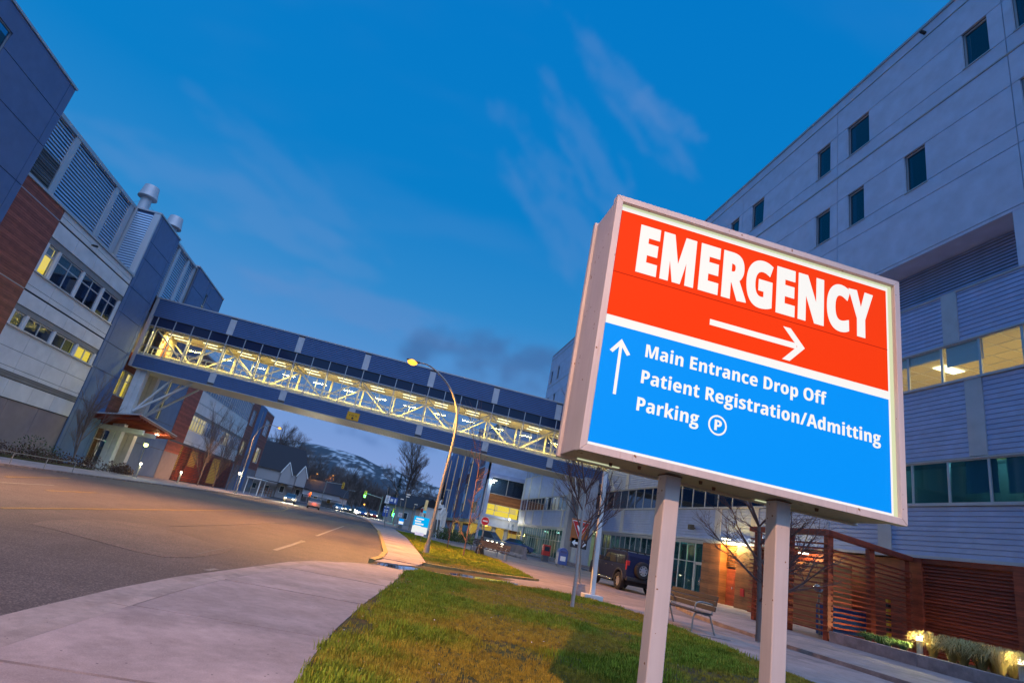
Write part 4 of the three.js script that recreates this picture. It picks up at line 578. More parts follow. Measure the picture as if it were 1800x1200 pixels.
  band(11.04, 12.69, -93, -9.2, 1.665, () => ({ pane: M.glass })); band(5.94, 7.67, -93, -9.2, 1.665, (i, a) => a > -30 ? { pane: M.glassTeal } : { pane: M.glassTint });
  // rooms behind the bands
  part(w, 'room_shell', [box(XR + 6, XR + 6.1, 10.5, 13.2, -93, Z0), box(XR + 0.3, XR + 6, 10.5, 10.7, -93, Z0)], M.roomWall); part(w, 'room_ceiling', box(XR + 0.3, XR + 6, 13.05, 13.15, -93, Z0), M.ceiling);
  { const g = []; for (let z = -30; z < -9; z += 0.9) g.push(box(XR + 0.4, XR + 6, 13.025, 13.048, z, z + 0.03)); for (let x = 0.9; x < 6; x += 0.9) g.push(box(XR + x, XR + x + 0.03, 13.024, 13.047, -30, -9.2)); stuff(part(w, 'ceiling_grid', g, M.whitePaint)); }
  for (const z of [-12.5, -17, -21.5, -27]) { solo('ceiling_light_panel', 'lit ceiling panel in the third floor office', 'lamp', box(XR + 2.4, XR + 3.6, 12.98, 13.02, z - 0.3, z + 0.3), M.tube_light, 'office ceiling lights'); const l = new THREE.RectAreaLight(new THREE.Color().setRGB(1, 0.74, 0.26), 60, 1.2, 0.6); l.position.set(XR + 3, 12.95, z); l.rotation.set(-Math.PI / 2, 0, 0); l.castShadow = true; scene.add(l); }
  for (const [z, x] of [[-19.55, 0.5], [-16.9, 0.5]].slice(0, 1)) part(w, 'window_blind', box(XR + 0.13, XR + 0.142, 11.75, 12.68, -19.1, -17.5), M.blind); part(w, 'window_blind', box(XR + 0.13, XR + 0.142, 12.25, 12.68, -22.3, -19.25), M.blind);
  part(w, 'room_shell', [box(XR + 2.2, XR + 2.3, 5.4, 8.2, -93, Z0), box(XR + 0.3, XR + 2.3, 5.4, 5.5, -93, Z0), box(XR + 0.3, XR + 2.3, 8.0, 8.1, -93, Z0)], M.roomTeal);
  for (const [a, c, y] of [[-18.6, -17.35, 6.35], [-17.0, -15.9, 6.3], [-15.4, -14.2, 6.3]]) part(w, 'window_blind', box(XR + 0.14, XR + 0.152, y, 7.65, a, c), M.blind);
  part(w, 'room_fitting', [box(XR + 0.5, XR + 0.9, 5.9, 6.3, -16.8, -15.9), box(XR + 1.2, XR + 1.5, 5.9, 6.5, -14.9, -14.2)], M.woodWarm); solo('desk_lamp', 'warm desk lamp inside the second floor window band', 'lamp', new THREE.SphereGeometry(0.09, 10, 8).translate(XR + 1.0, 6.0, -15.3), M.lamp_sodium); pointLight(XR + 0.85, 6.15, -15.3, [1, 0.7, 0.15], 0.9, 3);
  for (const z of [-14, -18.5, -24]) { solo('ceiling_light_panel', 'added dim ceiling fitting that brightens the second floor blinds', 'lamp', box(XR + 1.0, XR + 1.4, 7.94, 7.98, z - 0.6, z + 0.6), M.lit_window_dim, 'added second floor fill lights'); pointLight(XR + 1.2, 7.8, z, [0.6, 0.95, 1.0], 1.6, 8); }  // invented fittings with fill lights, added to brighten the blinds and room
  // lit rooms seen along the far band
  for (const [a, c] of [[-70.9, -69.6], [-72.8, -71.6], [-79.5, -76.5]]) part(w, 'lit_room_wall', box(XR + 1.2, XR + 1.25, 5.5, 8, a, c), M.lit_window_pale);
  // --- ground floor glazing
  const gf = (z0, z1, n, mid, o) => { for (let i = 0; i < n; i++) { const a = mix(z0, z1, i / n), c = mix(z0, z1, (i + 1) / n); windowX(w, XR + 0.1, -1, [a, c, 0.12, 3.55], { us: [0.5], ys: [mid], sill: false, frame: M.alu, fw: 0.06, deep: 0.02, inner: 0, name: 'glazed_bay', pane: M.glassTeal, ...o }); } part(w, 'glazing_head', box(XR + 0.02, XR + 0.3, 3.55, 3.72, z0, z1), M.trim); part(w, 'glazing_plinth', box(XR + 0.05, XR + 0.3, 0, 0.12, z0, z1), M.concrete); };
  gf(-56.4, -36.4, 9, 0.62, {}); gf(-93, -62.5, 13, 0.6, {});
  part(w, 'hall_shell', [box(XR + 5, XR + 5.1, 0, 4, -93, -36), box(XR + 0.3, XR + 5, 3.7, 3.84, -93, Z0), box(XR + 0.3, XR + 5, -0.02, 0.02, -93, -36), box(XR + 0.3, XR + 5, 0, 3.7, -36.1, -36.2)], M.roomTeal);
  for (let z = -55; z < -37; z += 2.1) part(w, 'hanging_banner', box(XR + 1.4, XR + 1.45, 0.3, 3.3, z, z + 0.9), M.blind);
  pointLight(XR + 2.4, 3.2, -45, [0.75, 0.95, 0.9], 2.5, 10); for (const z of [-66, -74, -83]) pointLight(XR + 2.2, 3.2, z, [1, 0.85, 0.4], 7, 10);
  solo('foyer_lamp', 'bright lamp hanging in the foyer behind the glass doors', 'lamp', new THREE.SphereGeometry(0.16, 12, 8).translate(XR + 1.5, 2.85, -37.9), M.lamp_lime); pointLight(XR + 1.2, 2.7, -37.9, [1, 0.95, 0.3], 3, 6);
  for (const z of [-67, -72, -78, -84]) solo('foyer_lamp', 'row of warm lamps inside the far ground floor glazing', 'lamp', box(XR + 2.1, XR + 2.3, 3.3, 3.4, z - 0.5, z + 0.5), M.lamp_white, 'foyer lamps');
  part(w, 'door_leaf', [box(XR + 0.02, XR + 0.1, 0.1, 2.2, -38.35, -38.25), box(XR + 0.02, XR + 0.1, 0.1, 2.2, -37.35, -37.25), box(XR + 0.02, XR + 0.1, 2.1, 2.2, -38.35, -37.25), box(XR + 0.02, XR + 0.1, 0.1, 0.3, -38.35, -37.25)], M.alu); part(w, 'door_handle', box(XR - 0.06, XR - 0.02, 0.8, 1.3, -37.5, -37.46), M.chrome);
  // entrance recess by the bridge leg
  part(w, 'entrance_reveal', [box(XR + 0.05, XR + 0.3, 0, 3.74, -57.2, -56.4), box(XR + 0.05, XR + 0.3, 0, 3.74, -62.5, -61.8)], M.flashing); part(w, 'entrance_reveal', box(XR + 1.4, XR + 1.5, 0, 3.7, -61.8, -57.2), M.woodWarm); pointLight(XR + 0.7, 3.4, -59.5, [1, 0.75, 0.35], 5, 6);
  // --- timber clad service entrance with a lamp above
  const E0 = -35.9, E1 = -30.4, EX = 21.1;
  part(w, 'entrance_box', [box(EX, EX + 0.9, 0.06, 3.6, E0, E0 + 0.1), box(EX, XR, 3.5, 3.64, E0, E1)], M.trim);
  panelWall(w, EX - 0.01, -1, [E0, -35.0, -33.9], [0.08, 1.2, 2.35, 3.5], [], M.woodWarm, { gap: 0.025, back: M.redwood }); panelWall(w, EX - 0.01, -1, [-32.0, E1], [0.08, 1.2, 2.35, 3.5], [], M.woodWarm, { gap: 0.025, back: M.redwood });
  part(w, 'entrance_reveal', [box(EX, EX + 0.6, 0.06, 3.5, -33.9, -33.8), box(EX, EX + 0.6, 0.06, 3.5, -32.1, -32.0)], M.woodWarm); part(w, 'service_door', [box(EX + 0.5, EX + 0.58, 0.08, 2.15, -33.78, -32.97), box(EX + 0.5, EX + 0.58, 0.08, 2.15, -32.95, -32.12)], M.redwood); part(w, 'door_handle', box(EX + 0.42, EX + 0.5, 1.0, 1.12, -33.06, -33.0), M.chrome);
  const vent = part(w, 'door_vent', box(EX + 0.55, EX + 0.6, 2.2, 3.48, -33.78, -32.12), M.dark); for (let y = 2.26; y < 3.44; y += 0.135) part(vent, 'slat', box(EX + 0.42, EX + 0.53, y, y + 0.05, -33.76, -32.14), M.woodWarm);
  part(w, 'fire_panel', [box(EX - 0.05, EX, 0.75, 1.15, -31.5, -31.15)], M.redPaint);
  // --- red timber louvre wall at street level
  const L0 = -20.6, L1 = -8, rw = part(w, 'louvre_wall_frame', [box(XR - 0.06, XR + 0.2, 0, 3.74, -21.3, L0), box(XR - 0.02, XR + 0.2, 3.55, 3.74, L0, L1), box(XR - 0.06, XR + 0.2, 0, 3.74, -17.0, -16.55), box(XR + 0.14, XR + 0.2, 0, 3.55, L0, L1)], M.redwood);
  for (const [a, c] of [[L0, -17.0], [-16.55, L1]]) for (let y = 0.1; y < 3.5; y += 0.128) { const g = box(-0.012, 0.012, -0.06, 0.06, a + 0.01, c - 0.01); g.rotateZ(-0.7); g.translate(XR + 0.05, y, 0); part(rw, 'slat', metreUV(g), M.redwood); }
  part(w, 'ground_floor_wall', box(XR + 0.3, XR + 0.5, 0, 3.8, -36.1, -21.3), M.redwood); part(w, 'ground_floor_wall', box(XR + 0.3, XR + 0.5, 0, 3.8, L1, Z0), M.redwood);
}
{ // lamp over the service entrance
  const s = thing('wall_lamp', 'glaring flood lamp over the timber service entrance', 'lamp', [20.6, 3.66, -32.6]); part(s, 'housing', [box(20.5, 20.85, 3.78, 3.86, -32.85, -32.35), box(20.7, 20.76, 3.64, 3.8, -32.62, -32.58)], M.galv); part(s, 'lamp_lens', box(20.48, 20.83, 3.74, 3.778, -32.8, -32.4), M.lamp_white); pointLight(20.55, 3.72, -32.6, [1, 0.88, 0.6], 30, 5); pointLight(20.75, 3.35, -32.9, [1, 0.60, 0.10], 30, 4);
  const f = thing('wall_lamp', 'dark square flood lamp fixed to the ribbed wall above the doors', 'lamp', [XR - 0.2, 4.5, -38.6]); part(f, 'housing', [rbox(XR - 0.45, XR - 0.2, 4.35, 4.7, -38.9, -38.4, 0.03, 1), box(XR - 0.2, XR, 4.45, 4.55, -38.7, -38.6)], M.plasticBlack);
}
{ // timber screen enclosure
  const s = thing('timber_screen', 'red timber slatted enclosure on posts beside the concrete planter', 'screen', [16, 0.06, -18.8]);
  const A = V3(16, 0, -23.1), B = V3(16, 0, -18.75), C = V3(21.9, 0, -21.1), H = 3.68, post = (x, z, h0 = 0.06) => box(x - 0.11, x + 0.11, h0, H - 0.12, z - 0.11, z + 0.11);
  for (const t of [0.03, 0.5, 0.97]) { const p = A.clone().lerp(B, t); part(s, 'post', post(p.x + 0.1, p.z), M.redwood); } for (const t of [0.5, 0.96]) { const p = B.clone().lerp(C, t); part(s, 'post', post(p.x, p.z - 0.1), M.redwood); }
  const rail = (p, q, y, h, d) => beam(V3(p.x, y, p.z), V3(q.x, y, q.z), d, h);
  part(s, 'top_rail', rail(A.clone().add(V3(0, 0, -0.2)), B, H, 0.2, 0.26), M.redwood); part(s, 'top_rail', rail(B, C, H - 0.02, 0.2, 0.26), M.redwood);
  for (let i = 0, y = 0.35; y < H - 0.2; y += 0.172, i++) { if (y < H - 0.3) part(s, 'slat', rail(A.clone().add(V3(-0.05, 0, -0.12)), B.clone().add(V3(-0.05, 0, 0.12)), y, 0.055, 0.12), M.redwood); if (y < H - 0.5) part(s, 'slat', rail(B.clone().add(V3(0.1, 0, 0.03)), C, y, 0.055, 0.12), M.redwood); }
  part(s, 'back_panel', [rail(V3(21.6, 0, -30.2), V3(21.6, 0, -23.9), 1.6, 3.0, 0.06)], M.woodWarm); part(s, 'roof_pin', cyl(V3(16.05, H + 0.1, -18.8), V3(16.05, H + 0.4, -18.8), 0.02, 0.02, 6), M.chrome);
  const tk = thing('gas_meter', 'dark blue metal cabinet with pipes inside the slatted enclosure', 'cabinet', [18.5, 0.06, -20.8]); part(tk, 'cabinet_body', rbox(17.6, 19.3, 0.1, 1.25, -21.3, -20.5, 0.03, 1), M.bluePaint); part(tk, 'pipe', tube([V3(17.2, 0.1, -20.6), V3(17.2, 1.6, -20.6), V3(17.4, 1.75, -20.6), V3(18.2, 1.75, -20.6)], 0.04, 20, 6), M.galv); part(tk, 'gauge', new THREE.SphereGeometry(0.14, 10, 8).translate(17.0, 1.75, -20.5), M.carSilver);
  const st = thing('striped_post', 'yellow and black banded safety post inside the slatted enclosure', 'post', [20.6, 0.06, -20.9]); for (let i = 0; i < 9; i++) part(st, 'band', box(20.54, 20.66, 0.06 + i * 0.21, 0.06 + (i + 1) * 0.21 - 0.005, -20.96, -20.84), i % 2 ? M.black : M.signYellow);
  const l = thing('wall_lamp', 'flood lamp glowing through the top of the timber enclosure', 'lamp', [21.6, 3.4, -27.2]); part(l, 'housing', box(21.6, 21.95, 3.5, 3.56, -27.5, -26.9), M.galv); part(l, 'lamp_lens', box(21.55, 21.85, 3.44, 3.49, -27.4, -27.0), M.lamp_white); pointLight(21.5, 3.36, -27.2, [1, 0.7, 0.25], 14, 5);
}
{ // concrete planter edge, planting, bollard lights
  const p = thing('planter_wall', 'low board marked concrete planter wall in front of the red louvres', 'wall', [16, 0, -14]); for (let z = -18.6; z < 8; z += 3.4) part(p, 'wall_unit', rbox(15.9, 16.12, -0.02, 0.40, z + 0.006, z + 3.394, 0.015, 1), M.concrete);
  structure('planter_soil', box(16.13, 21.9, 0, 0.2, -18.5, 10), M.soil);
  const boll = (z, label) => { const x = 17.6, b = thing('bollard_light', label, 'bollard', [x, 0.2, z], 'bollard lights in the planter'); part(b, 'stem', new THREE.CylinderGeometry(0.085, 0.085, 0.52, 20).translate(x, 0.46, z), M.white); part(b, 'lamp_lens', new THREE.CylinderGeometry(0.082, 0.082, 0.12, 20).translate(x, 0.78, z), M.lamp_white); part(b, 'cap', new THREE.CylinderGeometry(0.09, 0.09, 0.06, 20).translate(x, 0.87, z), M.white); pointLight(x, 0.78, z, [1, 0.80, 0.36], 34, 3); };
  boll(onX(1617, 1128, 17.6).z, 'white bollard light next to the timber enclosure'); boll(onX(1797, 1170, 17.6).z, 'white bollard light among the straw coloured grasses');
  const bm = (k, rgb) => { const m = new THREE.MeshPhysicalMaterial({ roughness: 0.85, side: THREE.DoubleSide }); m.color.setRGB(...rgb); m.name = k; return m; }, straw = bm('straw', [0.42, 0.33, 0.13]), sedge = bm('sedge', [0.07, 0.13, 0.03]);
  const clump = (x, z, n, h, spread, m, name, label, g) => { const L = []; for (let i = 0; i < n; i++) { const a = rr(0, 6.28), k = rr(0.6, 1.1), hh = h * rr(0.75, 1.1), sp = spread * k, ca = Math.cos(a), sa = Math.sin(a), wd = 0.006, P = [V3(rr(-0.05, 0.05), 0, rr(-0.05, 0.05)), V3(ca * sp * 0.3, hh * 0.62, sa * sp * 0.3), V3(ca * sp * 0.72, hh * 0.85, sa * sp * 0.72), V3(ca * sp * 1.1, hh * rr(0.45, 0.75), sa * sp * 1.1)], s = V3(-sa * wd, 0, ca * wd); const v = []; P.forEach((q, j) => { const kx = j === 3 ? 0.3 : 1; v.push(q.clone().addScaledVector(s, kx), q.clone().addScaledVector(s, -kx)); }); L.push(tri(v, [0, 1, 2, 2, 1, 3, 2, 3, 4, 4, 3, 5, 4, 5, 6, 6, 5, 7])); }
    const t = thing(name, label, 'plant', [x, 0.2, z], g), o = part(t, 'blades', join(L).translate(x, 0.2, z), m); };
  for (let i = 0; i < 18; i++) clump(17.75 + (i % 2) * 0.75 + rr(-0.1, 0.15), -16.35 + i * 0.27 + rr(-0.1, 0.1), 300, rr(0.72, 0.95), rr(0.55, 0.75), straw, 'ornamental_grass', 'arching straw coloured grass clump in the planter', 'straw grass clumps in the planter');
  for (const [x, z] of [[16.9, -18.0], [17.2, -17.5], [17.7, -18.0], [16.7, -17.3], [17.3, -17.0]]) clump(x, z, 160, rr(0.4, 0.5), 0.4, sedge, 'sedge_clump', 'dark green sedge clump by the enclosure corner', 'green sedges in the planter');
}
// =====================================================================  STREET LAMPS
function streetLamp(label, pts, headDir, lit, group, rgb = [1, 0.58, 0.2], cd = 120, glowMat = M.lamp_sodium, bare = false) { // pts: pole line from the ground to the head
  const b = pts[0], e = pts[pts.length - 1], s = thing('street_lamp', label, 'street lamp', [b.x, 0, b.z], group);
  part(s, 'pole', tube(pts, 0.085, 48, 10, 0.035), M.galv); part(s, 'base', [box(b.x - 0.17, b.x + 0.17, -0.02, 0.03, b.z - 0.17, b.z + 0.17), new THREE.CylinderGeometry(0.11, 0.13, 0.35, 12).translate(b.x, 0.2, b.z)], M.galv);
  const d = headDir.clone().normalize(), h = e.clone(), side = V3(-d.z, 0, d.x);
  const head = new THREE.SphereGeometry(1, 18, 12); head.scale(0.34, 0.085, 0.14); head.applyMatrix4(new THREE.Matrix4().makeBasis(d, V3(0, 1, 0), side)); head.translate(h.x + d.x * 0.22, h.y + 0.02, h.z + d.z * 0.22);
  part(s, 'lamp_housing', head, M.galv);
  const lens = new THREE.SphereGeometry(1, 16, 10); lens.scale(0.235, 0.15, 0.17); lens.applyMatrix4(new THREE.Matrix4().makeBasis(d, V3(0, 1, 0), side)); lens.translate(h.x + d.x * 0.26, h.y - 0.045, h.z + d.z * 0.26); part(s, 'lamp_lens', lens, lit ? glowMat : M.whitePaint);
  if (lit && bare) pointLight(h.x + d.x * 0.26, h.y - 0.05, h.z + d.z * 0.26, rgb, cd, 5); else if (lit) { const px = h.x + d.x * 0.26, pz = h.z + d.z * 0.26; spotLight(px, h.y - 0.05, pz, px, 0, pz - 0.01, rgb, cd, 1.25, 5, 0.3); }
  return s;
}
{
  const z = -25.7, P = (px, py) => onZ(px, py, z);
  streetLamp('curved arm street lamp on the lawn, glowing orange in front of the bridge', [V3(2.37, 0, z), V3(2.39, 2.5, z), P(803, 740), P(800, 705), P(789, 678), P(770, 655), P(752, 641), P(735, 637)], V3(-1, 0.05, 0), true, null, [1, 0.42, 0.07], 2900);
  // the next lamp of the row stands just behind the photographer; its light falls on the footpath and the sign
  streetLamp('curved arm street lamp at the edge of the near lawn, behind the sign front', [V3(1.3, 0, 2.1), V3(1.32, 2.5, 2.1), V3(1.3, 5.8, 2.1), V3(1.05, 6.9, 2.1), V3(0.5, 7.7, 2.1), V3(-0.4, 8.25, 2.1), V3(-1.3, 8.3, 2.1)], V3(-1, 0.05, 0), true, null, [1, 0.52, 0.28], 900);
  streetLamp('added unseen curved arm street lamp on the far kerb, warming the lower left facade', [V3(-18.2, 0, -20.5), V3(-18.2, 5.6, -20.5), V3(-18, 6.8, -20.5), V3(-17.4, 7.7, -20.5), V3(-16.5, 8.2, -20.5), V3(-15.6, 8.25, -20.5)], V3(1, 0.05, 0), true, null, [1, 0.56, 0.26], 1500);  // added lamp out of view, puts warm light on the lower left facade
  const z2 = -82; const Q = (px, py) => onZ(px, py, z2); const b = onX(420, 850, -18.3); streetLamp('curved arm street lamp on the far kerb in front of the timber end bay', [V3(b.x, 0, z2), Q(436, 800), Q(446, 768), Q(455, 755), Q(466, 748), Q(478, 747), Q(488, 751)], V3(1, -0.1, 0), true, null, [1, 0.5, 0.14], 1500);
}
function postLamp(name, label, p, h, glowMat, rgb, cd, group) { const s = thing(name, label, 'lamp', [p.x, 0, p.z], group); part(s, 'post', cyl(V3(p.x, 0, p.z), V3(p.x, h, p.z), 0.06, 0.05, 8), M.galv); part(s, 'lamp_head', new THREE.SphereGeometry(0.17, 14, 10).translate(p.x, h + 0.1, p.z), glowMat); part(s, 'cap', new THREE.CylinderGeometry(0.1, 0.22, 0.1, 12).translate(p.x, h + 0.28, p.z), M.galv); pointLight(p.x, h + 0.1, p.z, rgb, cd, 6); return s; }
{
  const a = onX(256, 782, -21.6); postLamp('post_lamp', 'greenish post top lamp beside the entrance canopy', a, a.y - 0.1, M.lamp_lime, [0.85, 1, 0.25], 9);
  const c = onX(421, 832, -18.4); postLamp('post_lamp', 'white post top lamp under the curved street lamp', c, c.y - 0.1, M.lamp_white, [1, 0.92, 0.7], 22);
  const bl = (px, py, x, label) => { const p = onX(px, py, x), s = thing('bollard_lamp', label, 'bollard', [p.x, 0, p.z]); part(s, 'stem', cyl(V3(p.x, 0, p.z), V3(p.x, Math.max(0.3, p.y - 0.08), p.z), 0.09, 0.09, 12), M.galv); part(s, 'lamp_lens', new THREE.SphereGeometry(0.11, 12, 8).translate(p.x, Math.max(0.38, p.y), p.z), M.lamp_white); pointLight(p.x + 0.25, Math.max(0.4, p.y), p.z + 0.2, [1, 0.9, 0.6], 5, 4); };
  bl(247, 815, -21.8, 'low bollard lamp below the greenish post lamp'); bl(318, 830, -22.0, 'low bollard lamp in front of the brown timber street screen');
}
// =====================================================================  VEHICLES (local: front = +z)
function wheel(parent, x, y, z, r, w, side) { const t = part(parent, 'wheel', (() => { const g = new THREE.LatheGeometry([[r * 0.6, -w / 2], [r * 0.9, -w / 2], [r, -w * 0.36], [r, w * 0.36], [r * 0.9, w / 2], [r * 0.6, w / 2], [r * 0.6, -w / 2]].map(([a, b]) => new THREE.Vector2(a, b)), 28); g.rotateZ(Math.PI / 2); g.translate(x, y, z); return g; })(), M.rubber, null, false); const g = [new THREE.CylinderGeometry(r * 0.62, r * 0.62, w * 0.5, 24).rotateZ(Math.PI / 2)]; for (let i = 0; i < 8; i++) { const b = box(-0.02, 0.02, r * 0.16, r * 0.56, -0.035, 0.035); b.translate(side * w * 0.28, 0, 0); b.rotateX(i * Math.PI / 4); g.push(b); } g.push(new THREE.CylinderGeometry(r * 0.17, r * 0.17, w * 0.64, 12).rotateZ(Math.PI / 2)); const m = join(g).translate(x, y, z); part(t, 'rim', m, M.alu, null, false); return t; }
const prof = (pts, w, bev = 0.05) => { const g = ext(pts, w - 2 * bev, { bevelEnabled: true, bevelSize: bev, bevelThickness: bev, bevelSegments: 2, curveSegments: 4 }); g.rotateY(-Math.PI / 2); g.translate(w / 2 - bev, 0, 0); return metreUV(flat(g)); }; // pts are [z, y]
{ // boxy off-road vehicle with a spare wheel on the back
  const s = thing('off_road_vehicle', 'boxy dark navy off-road vehicle with rear spare wheel parked by the entrance', 'car', [13.1, -0.045, -29.9]); s.userData.base = null; s.rotation.y = Math.PI + 0.06;
  const add = (n, g, m, p = s) => part(p, n, g, m, null, false), Wd = 1.86;
  add('body', prof([[-2.1, 0.62], [-2.12, 0.78], [-2.1, 1.16], [0.75, 1.18], [1.05, 1.16], [2.0, 1.08], [2.12, 0.98], [2.14, 0.62], [1.9, 0.55], [1.88, 0.75], [1.65, 0.95], [1.2, 0.95], [0.97, 0.75], [0.95, 0.5], [-0.9, 0.5], [-0.92, 0.75], [-1.15, 0.95], [-1.6, 0.95], [-1.83, 0.75], [-1.85, 0.6]], Wd), M.carNavy);
  add('cabin', prof([[-2.06, 1.16], [-2.0, 1.62], [-1.9, 1.76], [0.1, 1.80], [0.32, 1.74], [0.82, 1.18]], Wd - 0.14, 0.07), M.carNavy);
  for (const k of [-1, 1]) { const x = k * (Wd / 2 - 0.055); add('side_window', prof([[-1.86, 1.24], [-1.8, 1.62], [-0.95, 1.65], [-0.95, 1.24]], 0.02, 0.004).translate(x, 0, 0), M.tintGlass); add('side_window', prof([[-0.87, 1.24], [-0.87, 1.65], [-0.14, 1.66], [-0.14, 1.24]], 0.02, 0.004).translate(x, 0, 0), M.tintGlass); add('side_window', prof([[-0.06, 1.24], [-0.06, 1.66], [0.18, 1.66], [0.56, 1.24]], 0.02, 0.004).translate(x, 0, 0), M.tintGlass);
    const mi = add('wing_mirror', rbox(k * (Wd / 2 + 0.02), k * (Wd / 2 + 0.26), 1.22, 1.44, 0.42, 0.56, 0.03, 1), M.plasticBlack); add('door_handle', rbox(k * (Wd / 2), k * (Wd / 2 + 0.03), 1.06, 1.1, -0.75, -0.55, 0.01, 1), M.chrome); add('door_handle', rbox(k * (Wd / 2), k * (Wd / 2 + 0.03), 1.06, 1.1, 0.0, 0.2, 0.01, 1), M.chrome);
    add('side_step', cyl(V3(k * (Wd / 2 + 0.03), 0.42, -0.85), V3(k * (Wd / 2 + 0.03), 0.42, 0.9), 0.05, 0.05, 10), M.chrome); add('tail_light', rbox(k * (Wd / 2 - 0.17), k * (Wd / 2 + 0.012), 0.98, 1.42, -2.145, -2.05, 0.02, 1), M.redPaint); add('head_light', new THREE.CylinderGeometry(0.12, 0.12, 0.08, 16).rotateX(Math.PI / 2).translate(k * 0.62, 0.86, 2.16), M.chrome);
    for (const z of [-1.38, 1.42]) { add('wheel_arch', (() => { const g = new THREE.TorusGeometry(0.5, 0.06, 8, 20, Math.PI); g.rotateY(Math.PI / 2); g.translate(k * (Wd / 2 - 0.01), 0.46, z); return g; })(), M.plasticBlack); wheel(s, k * (Wd / 2 - 0.1), 0.41, z, 0.41, 0.27, k); } }
  add('rear_window', rbox(-0.66, 0.66, 1.25, 1.62, -2.06, -2.01, 0.02, 1), M.tintGlass); add('rear_bumper', rbox(-0.9, 0.9, 0.5, 0.7, -2.24, -2.02, 0.05, 2), M.plasticBlack); add('front_bumper', rbox(-0.9, 0.9, 0.45, 0.68, 2.05, 2.26, 0.05, 2), M.plasticBlack); add('undercarriage', box(-0.75, 0.75, 0.3, 0.55, -1.9, 1.9), M.black);
  const sp = add('spare_wheel', (() => { const r = 0.4, w = 0.26, g = new THREE.LatheGeometry([[0.24, -w / 2], [r * 0.9, -w / 2], [r, -w * 0.34], [r, w * 0.34], [r * 0.9, w / 2], [0.24, w / 2]].map(([a, b]) => new THREE.Vector2(a, b)), 30); g.rotateX(Math.PI / 2); g.translate(0.12, 1.08, -2.27); return g; })(), M.rubber); { const g = [new THREE.CylinderGeometry(0.25, 0.25, 0.12, 24).rotateX(Math.PI / 2).translate(0.12, 1.08, -2.3)]; add('rim', g, M.alu, sp); const hl = []; for (let i = 0; i < 8; i++) hl.push(new THREE.CylinderGeometry(0.03, 0.03, 0.02, 8).rotateX(Math.PI / 2).translate(0.12 + Math.cos(i * 0.785) * 0.17, 1.08 + Math.sin(i * 0.785) * 0.17, -2.365)); add('rim_hole', hl, M.black, sp); add('hub', new THREE.CylinderGeometry(0.07, 0.08, 0.06, 12).rotateX(Math.PI / 2).translate(0.12, 1.08, -2.38), M.alu, sp); }
  const rk = [box(-0.72, -0.67, 1.9, 1.95, -1.8, 0.05), box(0.67, 0.72, 1.9, 1.95, -1.8, 0.05)]; for (let z = -1.75; z <= 0.05; z += 0.3) rk.push(box(-0.7, 0.7, 1.9, 1.93, z, z + 0.05)); for (const z of [-1.6, -0.9, -0.1]) for (const x of [-0.7, 0.7]) rk.push(box(x - 0.03, x + 0.03, 1.76, 1.92, z, z + 0.06)); add('roof_rack', rk, M.plasticBlack);
  add('number_plate', rbox(-0.62, -0.32, 0.78, 0.93, -2.155, -2.13, 0.005, 1), M.whitePaint);
}
function car(label, at, turn, paint, o = {}) {
  const s = thing('passenger_car', label, 'car', at, o.group); s.userData.base = null; s.rotation.y = turn; const add = (n, g, m, p = s) => part(p, n, g, m, null, false), W = 1.8;
  add('body', prof([[-2.2, 0.45], [-2.22, 0.8], [-2.05, 0.98], [-1.2, 1.0], [0.7, 0.98], [1.6, 0.86], [2.15, 0.7], [2.2, 0.4], [1.75, 0.3], [1.7, 0.5], [1.35, 0.68], [1.0, 0.5], [0.95, 0.28], [-0.95, 0.28], [-1.0, 0.5], [-1.35, 0.68], [-1.7, 0.5], [-1.75, 0.32]], W, 0.06), paint);
  add('cabin_glass', prof([[-1.75, 0.98], [-1.15, o.tall ? 1.6 : 1.42], [0.15, o.tall ? 1.62 : 1.44], [1.0, 0.96]], W - 0.28, 0.06), M.tintGlass); add('roof', prof([[-1.2, o.tall ? 1.58 : 1.4], [-1.1, o.tall ? 1.66 : 1.47], [0.1, o.tall ? 1.68 : 1.49], [0.22, o.tall ? 1.6 : 1.42]], W - 0.3, 0.03), paint);
  for (const k of [-1, 1]) { for (const z of [-1.35, 1.35]) wheel(s, k * (W / 2 - 0.1), 0.33, z, 0.33, 0.22, k); add('head_light', rbox(k * 0.45, k * 0.8, 0.58, 0.74, 2.08, 2.22, 0.03, 1), o.on ? M.head_light : M.chrome); add('tail_light', rbox(k * 0.5, k * 0.84, 0.66, 0.86, -2.26, -2.12, 0.03, 1), o.on ? M.tail_light : M.redPaint); add('wing_mirror', rbox(k * 0.86, k * 1.04, 0.94, 1.08, 0.62, 0.72, 0.03, 1), paint); }
  add('grille', rbox(-0.4, 0.4, 0.5, 0.66, 2.12, 2.2, 0.02, 1), M.plasticBlack);
  if (o.on) { const f = V3(Math.sin(turn), 0, Math.cos(turn)), r = V3(f.z, 0, -f.x); for (const k of [-1, 1]) { const p = V3(...at).addScaledVector(f, 2.35).addScaledVector(r, k * 0.62); spotLight(p.x, p.y + 0.66, p.z, p.x + f.x * 10, p.y + 0.1, p.z + f.z * 10, [1, 0.86, 0.6], o.on === 2 ? 320 : 120, 0.55, 4, 0.9); } if (o.tailLit) { const p = V3(...at).addScaledVector(f, -2.5); pointLight(p.x, p.y + 0.75, p.z, [1, 0.08, 0.03], 2.5, 6); } }
  return s;
}
